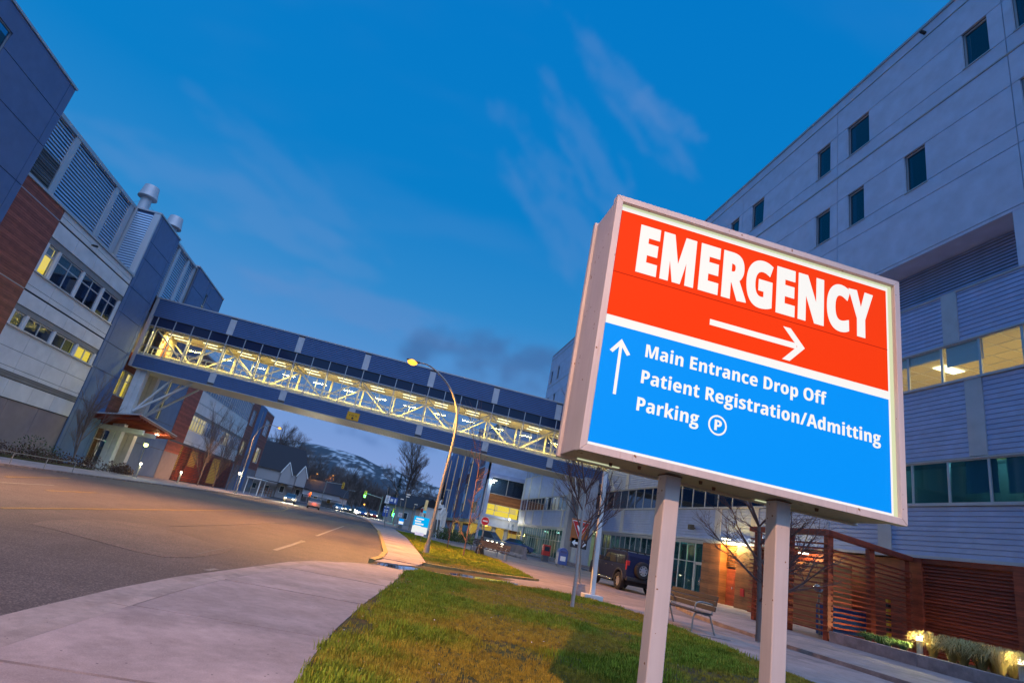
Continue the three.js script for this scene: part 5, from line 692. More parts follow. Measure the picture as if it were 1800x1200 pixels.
{ // traffic on the street, lamps on
  const g = 'cars on the street with headlights on', Y = -0.1;
  const tr = (px, py) => onGround(px, py, Y);
  for (const [px, py, lab, m, o] of [[607, 899, 'dark grey oncoming car with glaring headlights at the signals', M.carGrey, {}], [592, 897, 'silver oncoming car with headlights on behind the grey one', M.carSilver, {}], [632, 906, 'blue oncoming car with headlights on by the kerb', M.carBlue, { tall: true }], [652, 910, 'small oncoming car with headlights on at the cross street', M.carRed, {}]]) { const p = tr(px, py); car(lab, [p.x, Y, p.z], 0.25, m, { on: 1, group: g, ...o }); }
  car('grey oncoming car with headlights on in the far lane before the bus shelter', [-14.6, Y, -104], 0.06, M.carGrey, { on: 2, group: g });
  car('dark grey departing car with tail lamps on in the middle lane', [-9.4, Y, -92], Math.PI + 0.1, M.carGrey, { on: 1, tailLit: true, group: g });
  car('grey estate car standing behind the row of short lit bollards', [11.9, -0.045, -61.5], 0.9, M.carGrey, { tall: true }); const b = onGround(911, 970); car('blue and white car parked behind the concrete barrier', [b.x + 0.6, -0.045, b.z - 3], 1.1, M.carBlue);
}
// =====================================================================  STREET FURNITURE
{ // bench: steel frame, dark slats, on a concrete pad
  const bench = (label, x, z, turn, y = 0, group) => { const s = thing('park_bench', label, 'bench', [x, y, z], group); s.userData.base = null; s.rotation.y = turn; const add = (n, g, m) => part(s, n, g, m, null, false);
    for (let i = 0; i < 4; i++) add('seat_slat', rbox(-0.98, 0.98, 0.44, 0.47, 0.02 + i * 0.115, 0.125 + i * 0.115, 0.008, 1), M.benchWood || (M.benchWood = mat('benchWood', [0.10, 0.075, 0.075], 0.6, { map: rep(T.wood, 1.2, 0.3) })));
    for (let i = 0; i < 3; i++) { const g = rbox(-0.98, 0.98, -0.055, 0.055, -0.014, 0.014, 0.008, 1); g.rotateX(-0.2); g.translate(0, 0.58 + i * 0.125, -0.05 - i * 0.026); add('back_slat', g, M.benchWood); }
    for (const k of [-0.86, 0.86]) { add('leg', tube([V3(k, 0, 0.50), V3(k, 0.38, 0.46), V3(k, 0.43, 0.40), V3(k, 0.43, 0.0), V3(k, 0.5, -0.04), V3(k, 0.86, -0.13)], 0.022, 26, 8), M.galv); add('leg', cyl(V3(k, 0, -0.16), V3(k, 0.44, 0.02), 0.022, 0.022, 8), M.galv); add('armrest', tube([V3(k, 0.43, 0.44), V3(k, 0.62, 0.44), V3(k, 0.68, 0.36), V3(k, 0.68, 0.0), V3(k, 0.66, -0.08)], 0.018, 20, 8), M.galv); }
    return s; };
  const bc = V3(8.3, 0, -14.55); bench('slatted park bench with steel armrests on a pad beside the sign', bc.x, bc.z, -Math.PI / 2 + 0.1, 0.0); structure('bench_pad', box(7.75, 8.75, -0.05, 0.004, -15.8, -13.35), M.concrete);
  const g = 'metal benches by the far drive'; for (const [px, py, t, lab] of [[866, 980, -0.5, 'white backed bench at the edge of the far lawn'], [852, 972, -0.4, 'bench on the drive beside the do not enter sign']]) { const p = onGround(px, py); bench(lab, p.x, p.z, t, -0.04, g); }
}
const canvasTex = (w, h, draw) => { const c = document.createElement('canvas'); c.width = w; c.height = h; draw(c.getContext('2d'), w, h); const t = new THREE.CanvasTexture(c); t.colorSpace = THREE.SRGBColorSpace; return t; };
const printMat = (k, t) => { const m = new THREE.MeshStandardMaterial({ map: t, roughness: 0.55 }); m.name = k; return m; };
const platePrint = (s, p, w, h, t, k) => { const g = new THREE.PlaneGeometry(w, h); g.translate(p.x, p.y, p.z); return part(s, 'print', g, printMat(k, t)); };
{ // yield sign on an orange board with a two-headed arrow sign below
  const z = -18.6, c = onZ(1019.5, 933, z), a = onZ(1017.5, 955, z), f = onGround(1016, 1045), s = thing('yield_sign', 'red and white yield sign on an orange board above a two headed arrow plate', 'sign', [f.x, 0, z]);
  part(s, 'post', cyl(V3(f.x + 0.05, 0.2, z - 0.05), V3(c.x, c.y + 0.4, z - 0.05), 0.03, 0.03, 8), M.galv); part(s, 'concrete_base', (() => { const g = new THREE.CylinderGeometry(0.16, 0.24, 0.36, 4); g.rotateY(0.8); g.translate(f.x + 0.05, 0.15, z - 0.05); return flat(g); })(), M.concrete);
  part(s, 'board', rbox(c.x - 0.30, c.x + 0.30, c.y - 0.36, c.y + 0.36, z - 0.012, z + 0.006, 0.008, 1), M.orangeBoard);
  const T3 = (r, zz, m, n) => part(s, n, (() => { const g = ext([[-0.28 * r, 0.24 * r], [0.28 * r, 0.24 * r], [0, -0.30 * r]], 0.004); g.translate(c.x, c.y + 0.06 * (1 - r) * 0 + 0.04, z + zz); return metreUV(flat(g)); })(), m); T3(1.08, 0.012, M.whitePaint, 'triangle_edge'); T3(1.0, 0.018, M.redPaint, 'triangle'); T3(0.5, 0.024, M.whitePaint, 'triangle_centre');
  part(s, 'arrow_plate', rbox(a.x - 0.28, a.x + 0.28, a.y - 0.15, a.y + 0.15, z - 0.012, z + 0.006, 0.008, 1), M.plasticBlack); const ar = ext([[-0.25, 0], [-0.14, 0.1], [-0.14, 0.035], [0.14, 0.035], [0.14, 0.1], [0.25, 0], [0.14, -0.1], [0.14, -0.035], [-0.14, -0.035], [-0.14, -0.1]], 0.004); ar.translate(a.x, a.y, z + 0.01); part(s, 'arrow', metreUV(flat(ar)), M.whitePaint);
}
{ // white square pole on a concrete foot, and other poles
  const f = onGround(1040, 1052), t = onZ(1062, 846, f.z), s = thing('white_pole', 'slim white pole on a square foot at the edge of the near lawn', 'pole', [f.x, 0, f.z]); part(s, 'pole', beam(V3(f.x, 0.1, f.z), V3(t.x, t.y + 0.3, f.z), 0.13, 0.13), M.white); part(s, 'foot', rbox(f.x - 0.3, f.x + 0.3, -0.05, 0.12, f.z - 0.2, f.z + 0.2, 0.02, 1), M.white);
  const p = onGround(832, 966), q = onZ(858, 842, p.z), r = thing('flag_pole', 'slim grey pole rising from the far drive in front of the framed window', 'pole', [p.x, 0, p.z]); part(r, 'pole', cyl(V3(p.x, 0, p.z), V3(q.x, q.y, p.z), 0.1, 0.06, 10), M.flashing); part(r, 'foot', new THREE.CylinderGeometry(0.22, 0.26, 0.3, 12).translate(p.x, 0.1, p.z), M.concrete);
  const l = onGround(771, 945), e = onZ(788.6, 862, l.z), u = thing('parking_lamp', 'unlit square headed lamp pole beyond the street lamp', 'lamp', [l.x, 0, l.z]); part(u, 'pole', cyl(V3(l.x, 0, l.z), V3(e.x, e.y, l.z), 0.09, 0.06, 10), M.white); part(u, 'lamp_housing', rbox(e.x - 0.28, e.x + 0.28, e.y, e.y + 0.12, l.z - 0.2, l.z + 0.2, 0.03, 1), M.white);
  const k = onGround(886.6, 961), h = onZ(896, 913, k.z); const ll = thing('path_lamp', 'small post lamp glowing white below the framed window', 'lamp', [k.x, 0, k.z]); part(ll, 'pole', cyl(V3(k.x, 0, k.z), V3(k.x, h.y, k.z), 0.05, 0.04, 8), M.white); part(ll, 'lamp_head', new THREE.SphereGeometry(0.16, 12, 10).translate(k.x, h.y, k.z), M.lamp_white); pointLight(k.x, h.y, k.z, [1, 0.86, 0.55], 22, 6);
  const n = onGround(894.5, 964), m = onZ(901.8, 925, n.z), np = thing('parking_sign', 'white rectangular parking sign on a thin post by the barrier', 'sign', [n.x, 0, n.z]); part(np, 'post', cyl(V3(n.x, 0, n.z), V3(n.x, m.y + 0.4, n.z), 0.03, 0.03, 6), M.galv); part(np, 'plate', rbox(m.x - 0.22, m.x + 0.22, m.y - 0.34, m.y + 0.34, n.z + 0.03, n.z + 0.05, 0.008, 1), M.whitePaint); const ring = new THREE.RingGeometry(0.09, 0.13, 20); ring.translate(m.x, m.y + 0.1, n.z + 0.056); part(np, 'ring_symbol', ring, M.black);
}
{ // do not enter sign on a weighted base
  const f = onGround(842, 974), c = onZ(852.5, 915.5, f.z), s = thing('no_entry_sign', 'round red no entry sign on a black weighted base', 'sign', [f.x, 0, f.z]);
  part(s, 'post', cyl(V3(f.x, 0.1, f.z), V3(c.x, c.y, f.z), 0.05, 0.05, 8), M.galv); part(s, 'base', new THREE.CylinderGeometry(0.08, 0.32, 1.1, 12).translate(f.x, 0.52, f.z), M.black); part(s, 'disc', new THREE.CylinderGeometry(0.27, 0.27, 0.02, 32).rotateX(Math.PI / 2).translate(c.x, c.y, f.z + 0.07), M.whitePaint); part(s, 'red_disc', new THREE.CylinderGeometry(0.245, 0.245, 0.01, 32).rotateX(Math.PI / 2).translate(c.x, c.y, f.z + 0.085), M.redPaint); part(s, 'bar', box(c.x - 0.16, c.x + 0.16, c.y - 0.04, c.y + 0.04, f.z + 0.092, f.z + 0.1), M.whitePaint);
}
{ // row of short bollard lights, barrier, boxes
  const g = 'short bollard lights along the far drive'; [[856.8, 953.3], [864.4, 955], [872.6, 957.4], [881.9, 959.8]].forEach(([px, py], i) => { const p = onZ(px, py, -56 + i * 0.6), s = thing('bollard_light', 'short white bollard with a bright lamp beside the far drive', 'bollard', [p.x, 0, p.z], g); part(s, 'stem', new THREE.CylinderGeometry(0.1, 0.1, p.y, 12).translate(p.x, p.y / 2, p.z), M.white); part(s, 'lamp_head', new THREE.SphereGeometry(0.15, 12, 8).translate(p.x, p.y + 0.08, p.z), M.lamp_white); pointLight(p.x, p.y + 0.08, p.z, [1, 0.88, 0.6], 4, 4); });
  const a = onGround(884, 972), b = onGround(921, 982), s = thing('concrete_barrier', 'grey concrete traffic barrier standing on the far drive', 'barrier', [(a.x + b.x) / 2, 0, (a.z + b.z) / 2]), L = a.distanceTo(b), d = V3().subVectors(b, a).normalize(); const gg = ext([[-0.3, 0], [-0.3, 0.12], [-0.12, 0.35], [-0.09, 0.95], [0.09, 0.95], [0.12, 0.35], [0.3, 0.12], [0.3, 0]], L); gg.applyMatrix4(new THREE.Matrix4().makeBasis(V3(d.z, 0, -d.x), V3(0, 1, 0), d)); gg.translate(a.x, -0.045, a.z); part(s, 'barrier_body', metreUV(flat(gg)), M.concrete);
  const r = onGround(957, 986), nb = thing('newspaper_box', 'red newspaper box on a dark pedestal outside the glazing', 'box', [r.x, 0, r.z]); part(nb, 'pedestal', box(r.x - 0.28, r.x + 0.28, 0, 0.5, r.z - 0.25, r.z + 0.25), M.joint); part(nb, 'body', rbox(r.x - 0.34, r.x + 0.34, 0.5, 1.45, r.z - 0.28, r.z + 0.28, 0.04, 1), M.redPaint); part(nb, 'display_window', box(r.x - 0.25, r.x + 0.25, 0.9, 1.3, r.z + 0.281, r.z + 0.29), M.tintGlass);
  const m = onGround(985, 996), mb = thing('mail_box', 'rounded blue mail box on short legs beside the bridge leg', 'box', [m.x, 0, m.z]); part(mb, 'body', (() => { const sh = new THREE.Shape(); sh.moveTo(-0.36, 0.2); sh.lineTo(0.36, 0.2); sh.lineTo(0.36, 1.05); sh.absarc(0, 1.05, 0.36, 0, Math.PI, false); sh.lineTo(-0.36, 0.2); const q = new THREE.ExtrudeGeometry(sh, { depth: 0.6, bevelEnabled: true, bevelSize: 0.02, bevelThickness: 0.02, bevelSegments: 1 }); q.translate(m.x, 0, m.z - 0.3); return metreUV(flat(q)); })(), M.bluePaint); for (const [x, z] of [[-0.28, -0.25], [0.28, -0.25], [-0.28, 0.25], [0.28, 0.25]]) part(mb, 'leg', box(m.x + x - 0.03, m.x + x + 0.03, 0, 0.2, m.z + z - 0.03, m.z + z + 0.03), M.galv); part(mb, 'label_print', box(m.x - 0.22, m.x + 0.22, 0.45, 0.8, m.z + 0.322, m.z + 0.326), M.whitePaint); part(mb, 'flap', box(m.x - 0.25, m.x + 0.25, 1.05, 1.2, m.z + 0.322, m.z + 0.34), M.carBlue);
}
{ // railing posts and guard hoops on the far kerb at the left edge
  const s = thing('kerb_railing', 'low grey railing along the far kerb opposite the footpath', 'railing', [-17.6, 0, -32]); for (let i = 0; i < 4; i++) part(s, 'post', cyl(V3(-17.6, 0, -29.5 - i * 3), V3(-17.6, 0.55, -29.5 - i * 3), 0.025, 0.025, 6), M.galv); part(s, 'rail', beam(V3(-17.6, 0.54, -29.5), V3(-17.6, 0.54, -38.5), 0.04), M.galv);
}
// =====================================================================  FAR RIGHT WING WITH THE FRAMED WINDOW
{
  const Z = -97, w = thing('corner_building', 'grey hospital wing with a big framed window over a yellow lit drive-through', 'building', [21, 0, -110]), x0 = 16.2, x1 = 27, top = 19.6, holes = [[17.2, 22.85, 4.5, 10.6]];
  const wz = (z, t, r) => box(r[0], r[1], r[2], r[3], z, z - t);
  part(w, 'front_wall', cut([x0, x1, 2.75, top], holes).map((r) => wz(Z, 0.35, r)), M.greyPanel); part(w, 'window_surround', [box(16.6, 23.4, 10.62, 11.25, Z + 0.25, Z - 0.1), box(16.6, 23.4, 4.1, 4.48, Z + 0.25, Z - 0.1), box(16.6, 17.18, 4.48, 10.62, Z + 0.25, Z - 0.1), box(22.87, 23.4, 4.48, 10.62, Z + 0.25, Z - 0.1)], M.siding);
  const win = part(w, 'window', [box(17.2, 22.85, 6.2, 6.28, Z - 0.12, Z - 0.25), box(17.2, 22.85, 5.3, 5.38, Z - 0.12, Z - 0.25), box(17.2, 22.85, 7.9, 7.98, Z - 0.12, Z - 0.25), box(18.55, 18.65, 4.5, 6.2, Z - 0.12, Z - 0.25), box(21.1, 21.2, 4.5, 6.2, Z - 0.12, Z - 0.25), box(20.0, 20.1, 7.9, 10.6, Z - 0.12, Z - 0.25)], M.alu);
  for (const [a, b] of [[17.22, 18.54], [18.66, 21.09], [21.21, 22.84]]) for (const [c, d] of [[4.5, 5.29], [5.39, 6.19]]) part(win, 'pane', box(a, b, c, d, Z - 0.18, Z - 0.19), M.glass); for (const [a, b] of [[17.22, 19.99], [20.11, 22.84]]) part(win, 'pane', box(a, b, 7.99, 10.59, Z - 0.18, Z - 0.19), M.glassTint);
  part(win, 'spandrel_board', box(17.2, 22.85, 6.29, 7.9, Z - 0.14, Z - 0.22), M.woodWarm); part(win, 'lit_room_wall', box(17, 23, 4.3, 6.4, Z - 1.6, Z - 1.65), M.lit_window); part(win, 'room_wall', box(17, 23, 7.6, 10.8, Z - 1.2, Z - 1.25), M.roomDim); part(win, 'room_fitting', [box(19.0, 19.3, 5.2, 6.1, Z - 1.3, Z - 1.4), box(21.4, 22.5, 5.4, 6.1, Z - 1.3, Z - 1.4)], M.lit_window_pale);
  solo('wall_lamp', 'bright flood lamp at the corner of the big framed window', 'lamp', [box(17.3, 17.9, 9.95, 10.1, Z + 0.3, Z + 0.6)], M.lamp_white); pointLight(17.6, 9.8, Z + 0.5, [0.9, 1, 0.75], 22, 6);
  // street side with fins and window rows
  const z1 = -168, sh = []; for (let i = 0; i < 5; i++) { const a = Z - 3 - i * 13.5; for (const y of [4.4, 8.2, 12.6, 16.4]) sh.push([a - 8.5, a - 1.5, y, y + 2.0]); }
  part(w, 'side_wall', cut([z1, Z, 3.3, top], sh).map((r) => wx(x0, -1, 0.35, r)), M.greyPanel); part(w, 'timber_band', sh.length ? [0, 1, 2, 3, 4].map((i) => box(x0 - 0.03, x0 + 0.1, 10.3, 12.4, Z - 3 - i * 13.5 - 9, Z - 3 - i * 13.5 - 1)) : [], M.wood);
  sh.forEach((r, i) => windowX(w, x0, -1, r, { us: [0.2, 0.4, 0.6, 0.8], sill: false, frame: M.alu, pane: M.glassTint, lit: i === 0 || i === 8 ? M.lit_window : i === 4 ? M.lit_window_dim : null, inner: 0.8 }));
  for (let i = 0; i < 5; i++) { const a = Z - 12.6 - i * 13.5; part(w, 'fin', box(x0 - 1.1, x0 + 0.1, 3.3, top + 0.6, a - 1.3, a + 0.9), M.charcoal); part(w, 'lit_strip_lamp', box(x0 - 1.12, x0 - 1.1, 4.5, 17.5, a - 0.25, a), M.lit_window_pale); }
  part(w, 'roof_slab', box(x0, x1, top - 0.3, top, Z, z1), M.joint); part(w, 'rear_wall', box(x1 - 0.3, x1, 0, top, Z, z1), M.joint); part(w, 'portal_soffit', [box(x0 - 0.5, x1, 2.7, 2.75, Z - 0.02, z1), box(x0 - 0.5, x0, 2.75, 3.3, Z, z1)], M.roomWall); part(w, 'portal_back', box(x0 + 1, x1, 0, 2.7, Z - 14, Z - 14.2), M.lit_window_dim); part(w, 'portal_wall', box(24.4, 24.6, 0, 2.7, Z, Z - 14), M.ceiling); part(w, 'portal_wall', [box(21.8, 24.6, 0, 0.9, Z - 0.4, Z - 0.6), box(21.8, 24.6, 2.2, 2.7, Z - 0.4, Z - 0.6)], M.woodWarm); part(w, 'portal_window', box(21.8, 24.4, 0.9, 2.2, Z - 0.5, Z - 0.55), M.lit_window_dim);
  for (const [x, z] of [[16.9, Z - 1], [19.2, Z - 1], [21.4, Z - 1], [16.9, Z - 12], [16.9, Z - 24], [16.9, Z - 36]]) part(w, 'portal_column', cyl(V3(x, 0, z), V3(x, 2.75, z), 0.4, 0.4, 14), M.white);
  for (const [x, z] of [[18.5, -102], [21, -106], [18, -114], [18, -128]]) { pointLight(x, 2.4, z, [1, 0.72, 0.14], 26, 8); solo('soffit_lamp', 'round yellow lamp set in the ceiling of the drive-through', 'lamp', new THREE.CylinderGeometry(0.2, 0.2, 0.05, 14).translate(x, 2.64, z), M.lamp_amber, 'drive-through ceiling lamps'); }
}
// =====================================================================  TREES
function treeGeo(h, o = {}) { // bare tree: tapered trunk and recursively forking branches
  const { r = h * 0.014, levels = 5, spread = 0.55, first = 0.3, kids = 3, droop = 0, seg = 5, blen = 1 } = o, trunk = [], br = [];
  const grow = (p, d, len, rad, lv) => { let a = p.clone(), dd = d.clone(), n = lv === 0 ? 6 : 3; for (let i = 0; i < n; i++) { dd.x += rr(-1, 1) * (lv ? 0.14 : 0.03); dd.z += rr(-1, 1) * (lv ? 0.14 : 0.03); dd.y += lv ? 0.05 - droop : 0; dd.normalize(); const b = a.clone().addScaledVector(dd, len / n), r0 = mix(rad, rad * 0.62, i / n), r1 = mix(rad, rad * 0.62, (i + 1) / n); (lv === 0 ? trunk : br).push(cyl(a, b, r0, r1, lv === 0 ? 8 : lv < 3 ? seg : 3, true)); if (lv < levels && (lv > 0 || (i + 1) / n > first)) { const c = lv === 0 ? 2 : rnd() < 0.6 ? 1 : 2; for (let k = 0; k < c; k++) { const az = rr(0, 6.28), sp = spread * rr(0.7, 1.3), q = V3(Math.cos(az), 0, Math.sin(az)), e = dd.clone().multiplyScalar(Math.cos(sp)).addScaledVector(q, Math.sin(sp)).normalize(); grow(b, e, len * rr(0.42, 0.62) * (lv === 0 ? blen * (1 - 0.35 * i / n) : 1), r1 * 0.6, lv + 1); } } a = b; } if (lv < levels) for (let k = 0; k < kids - 1; k++) { const az = rr(0, 6.28), sp = spread * 0.6, e = dd.clone().addScaledVector(V3(Math.cos(az), 0, Math.sin(az)), sp).normalize(); grow(a, e, len * 0.55, rad * 0.5, lv + 1); } };
  grow(V3(0, 0, 0), V3(0, 1, 0), h * 0.58, r, 0); return [join(trunk), join(br)];
}
function bareTree(name, label, at, h, o = {}, barkMat = M.bark, group) { const s = thing(name, label, 'tree', at, group); s.userData.base = null; const [t, b] = treeGeo(h, o); part(s, 'trunk', t, barkMat, null, false); part(s, 'crown', b, o.twig || barkMat, null, false); return s; }
{
  const a = onGround(1005.5, 1066); bareTree('young_tree', 'pale barked leafless young tree in front of the yield sign', [a.x, 0, a.z], 4.6, { r: 0.05, levels: 4, spread: 0.62, first: 0.35, blen: 0.75, twig: M.barkRed }, M.barkPale);
  const b = onGround(814, 978), c = onGround(786, 962); bareTree('sapling', 'thin reddish sapling on the far lawn, next to the flag pole', [b.x, 0, b.z], 7.6, { r: 0.035, levels: 2, spread: 0.6, first: 0.12, blen: 0.35 }, M.barkRed, 'saplings on the far lawn'); bareTree('sapling', 'thin reddish sapling on the far lawn, next to the street lamp', [c.x, 0, c.z], 7.0, { r: 0.035, levels: 2, spread: 0.6, first: 0.12, blen: 0.35 }, M.barkRed, 'saplings on the far lawn');
  // leafless tree beside the right-hand post of the sign
  bareTree('young_tree', 'leafless tree behind the right sign post, twigs against the ribbed wall', (() => { const p = onGround(1333, 1127); return [p.x, 0, p.z]; })(), 4.9, { r: 0.07, levels: 4, spread: 0.85, first: 0.2, blen: 0.9, twig: M.barkRed }, M.bark);
  const L = (px, py, x, h, lab, o) => { const p = onX(px, py, x); bareTree('street_tree', lab, [p.x, 0, p.z], h, { levels: 4, spread: 0.4, first: 0.15, ...o }, M.bark, 'leafless trees before the hospital wing'); };
  L(135, 790, -24.4, 6.6, 'leafless shrubby tree before the second charcoal tower', { r: 0.07 }); L(358, 820, -23.6, 9.5, 'leafless tree before the timber street screen, next to the wood strip', { r: 0.08 }); L(383, 828, -23.6, 9.0, 'leafless tree before the middle of the timber street screen', { r: 0.08 }); L(405, 838, -23.4, 8.5, 'leafless tree before the far end of the timber street screen', { r: 0.07 });
  // low shrubs along the left bed: twiggy balls with leaves
  const leaf = tri([V3(-0.5, 0, 0), V3(0, 0.1, 0.35), V3(0.5, 0, 0), V3(0, -0.05, -0.35)], [0, 1, 2, 0, 2, 3]), gm = (k, rgb) => { const m = new THREE.MeshPhysicalMaterial({ roughness: 0.9, side: THREE.DoubleSide }); m.color.setRGB(...rgb); m.name = k; return m; }, green = gm('shrubGreen', [0.05, 0.085, 0.02]), brown = gm('shrubBrown', [0.10, 0.05, 0.03]);
  const shrub = (x, z, r, h, m, lab, g) => { const q = [], e = new THREE.Matrix4(), n = 340; for (let i = 0; i < n; i++) { const a = rr(0, 6.28), u = Math.acos(rr(0, 1)), k = Math.pow(rnd(), 0.4), s = rr(0.07, 0.16), gg = leaf.clone(); e.compose(V3(Math.sin(u) * Math.cos(a) * r * k, Math.cos(u) * h * k + 0.05, Math.sin(u) * Math.sin(a) * r * k), new THREE.Quaternion().setFromEuler(new THREE.Euler(rr(-1, 1), rr(0, 6), rr(-1, 1))), V3(s, s, s)); gg.applyMatrix4(e); q.push(gg); } const s = thing('shrub', lab, 'shrub', [x, 0.05, z], g); s.userData.base = null; part(s, 'foliage', join(q), m, null, false); const st = []; for (let i = 0; i < 7; i++) { const a = rr(0, 6.28); st.push(cyl(V3(0, 0, 0), V3(Math.cos(a) * r * 0.6, h * 0.7, Math.sin(a) * r * 0.6), 0.02, 0.008, 4, true)); } part(s, 'stems', st, M.bark, null, false); };
  const p = onX(62, 770, -24.6); shrub(p.x, p.z, 1.3, 1.7, green, 'round green shrub at the foot of the brown wall base'); shrub(p.x + 0.2, p.z - 2.2, 1.0, 1.2, green, 'lower green shrub by the second charcoal tower');
  for (let i = 0; i < 9; i++) shrub(-23.6 + rr(-0.4, 0.4), -38 - i * 1.9, rr(0.8, 1.1), rr(0.8, 1.15), brown, 'brown winter shrub in the bed along the wing', 'brown shrubs along the wing'); for (let i = 0; i < 5; i++) shrub(-22.6 + rr(-0.5, 0.5), -55.5 - i * 0.9, 0.7, rr(0.7, 1.1), brown, 'twiggy brown shrub beside the canopy columns', 'brown shrubs at the canopy');
  for (let i = 0; i < 8; i++) { const a = onGround(775 + i * 8, 950 + i * 1.4); shrub(a.x, a.z - 2, 0.9, 1.1, green, 'dark hedge shrub along the far drive', 'hedge shrubs on the far drive'); }
}
// the wood and gardens down the street: a few kinds of tree, each copied
{
  const kinds = [['broad_tree', 12, { r: 0.22, levels: 5, spread: 0.62, first: 0.25 }], ['broad_tree', 10, { r: 0.18, levels: 5, spread: 0.5, first: 0.2 }], ['broad_tree', 13, { r: 0.2, levels: 5, spread: 0.7, first: 0.3 }]].map(([n, h, o]) => treeGeo(h, o)), G = 'leafless trees down the street', nm = ['leafless dark tree in the gardens down the street'];
  const bm = M.bark;
  const place = (i, x, z, s, lab) => { const t = thing('garden_tree', lab, 'tree', [x, -0.1, z], G); t.userData.base = null; part(t, 'trunk', kinds[i][0], bm, null, false); part(t, 'crown', kinds[i][1], bm, null, false); t.scale.setScalar(s); t.rotation.y = rr(0, 6.28); };
  const at = (px, d) => { const r = ray(px, 901 + 0.2057 * (px - 664)); const k = d / Math.hypot(r.x, r.z); return [r.x * k, r.z * k]; };
  let i = 0; for (const [px, d, s] of [[455, 175, 1.4], [478, 190, 1.5], [500, 200, 1.35], [515, 185, 1.15], [530, 210, 1.25], [545, 230, 1.2], [560, 215, 1.0], [575, 240, 1.25], [590, 260, 1.1], [603, 235, 1.2], [618, 260, 1.2], [630, 280, 1.1], [645, 300, 1.1], [662, 280, 1.0], [485, 260, 1.7], [520, 280, 1.6], [552, 300, 1.5], [585, 320, 1.4], [615, 340, 1.4], [710, 260, 1.1], [728, 240, 1.0], [742, 250, 1.2], [755, 230, 1.0]]) place(i++ % 3, ...at(px, d), s, px < 670 ? 'leafless dark tree in the gardens left of the street' : 'leafless dark tree beyond the small gabled house');
  place(2, ...at(703, 165), 1.75, 'largest leafless tree, standing over the green traffic signal');
  const con = (px, d, h, lab) => { const [x, z] = at(px, d), s = thing('conifer', lab, 'tree', [x, -0.1, z]); s.userData.base = null; part(s, 'trunk', cyl(V3(0, 0, 0), V3(0, h, 0), 0.25, 0.03, 7), bm, null, false); const q = []; for (let k = 0; k < 900; k++) { const t = Math.pow(rnd(), 0.75), y = h * (0.08 + 0.92 * t), R = (1 - t) * h * 0.26 + 0.15, a = rr(0, 6.28), l = R * rr(0.45, 1.05), b = V3(Math.cos(a), 0, Math.sin(a)); q.push(tri([V3(b.x * l * 0.3 - b.z * 0.16, y, b.z * l * 0.3 + b.x * 0.16), V3(b.x * l * 0.3 + b.z * 0.16, y, b.z * l * 0.3 - b.x * 0.16), V3(b.x * l, y - l * rr(0.1, 0.35), b.z * l)], [0, 1, 2])); } part(s, 'crown', join(q), M.needle, null, false); };
  con(688, 190, 15, 'dark conifer behind the green traffic signal'); con(764, 150, 13, 'dark conifer rising beside the white box building'); con(672, 230, 12, 'smaller dark conifer down the street');
  const wood = [], n = 260; const core = kinds[1][1]; const im = new THREE.InstancedMesh(core, bm, n), mx = new THREE.Matrix4(); for (let k = 0; k < n; k++) { const [x, z] = at(rr(430, 790), rr(330, 620)), s = rr(1.0, 1.7); mx.compose(V3(x, -1, z), new THREE.Quaternion().setFromAxisAngle(V3(0, 1, 0), rr(0, 6.28)), V3(s, s, s)); im.setMatrixAt(k, mx); } im.name = 'distant_wood'; im.userData = { kind: 'stuff', label: 'dark mass of far leafless trees below the mountain', category: 'wood' }; scene.add(im);
}
// =====================================================================  MOUNTAIN
{
  const sil = [[380, 772], [430, 768], [470, 771], [500, 776], [520, 777], [560, 784], [600, 795], [640, 809], [664, 822], [690, 826], [720, 842], [750, 852], [775, 862], [800, 872], [830, 884], [900, 902], [1000, 925]].map(([px, py]) => { const r = ray(px, py); return [Math.atan2(r.x, -r.z), r.y / Math.hypot(r.x, r.z)]; });
  const elev = (a) => { if (a <= sil[0][0]) return sil[0][1] + 0.02 * Math.sin((sil[0][0] - a) * 9); let i = 0; while (i < sil.length - 2 && a > sil[i + 1][0]) i++; return mix(sil[i][1], sil[i + 1][1], clamp((a - sil[i][0]) / (sil[i + 1][0] - sil[i][0]))); };
  const A0 = -0.75, A1 = 0.9, NA = 420, NR = 70, R0 = 1100, R1 = 3000, pos = [], col = [], idx = [];
  for (let j = 0; j <= NR; j++) for (let i = 0; i <= NA; i++) { const a = mix(A0, A1, i / NA), t = j / NR, R = mix(R0, R1, t), top = elev(a) * 2700 + 1.2, x = Math.sin(a) * R, z = -Math.cos(a) * R, up = Math.pow(sstep(0, 0.86, t), 0.8) * (t > 0.86 ? 1 - (t - 0.86) * 1.5 : 1), rough = (fbm(x * 0.006, z * 0.006, 5) - 0.5); const y = Math.max(-5, top * up + rough * 60 * up * (1 - up * 0.75)); pos.push(x, y, z);
    const n1 = fbm(x * 0.02 + 9, z * 0.02 + y * 0.03, 4), n2 = fbm(a * 260, y * 0.09, 3), snow = sstep(0.50, 0.62, n1 * 0.55 + n2 * 0.45) * sstep(0.25, 0.6, y / top); const f = [0.05, 0.06, 0.075], s = [0.7, 0.7, 0.72]; col.push(...f.map((c, k) => mix(c, s[k], snow * 0.75)));
    if (i && j) { const q = (j - 1) * (NA + 1) + i - 1; idx.push(q, q + 1, q + NA + 2, q, q + NA + 2, q + NA + 1); } }
  const g = new THREE.BufferGeometry(); g.setAttribute('position', new THREE.Float32BufferAttribute(pos, 3)); g.setAttribute('color', new THREE.Float32BufferAttribute(col, 3)); g.setIndex(idx); g.computeVertexNormals(); const m = new THREE.MeshStandardMaterial({ vertexColors: true, roughness: 1 }); m.name = 'mountainSide'; structure('mountain', g, m);
}
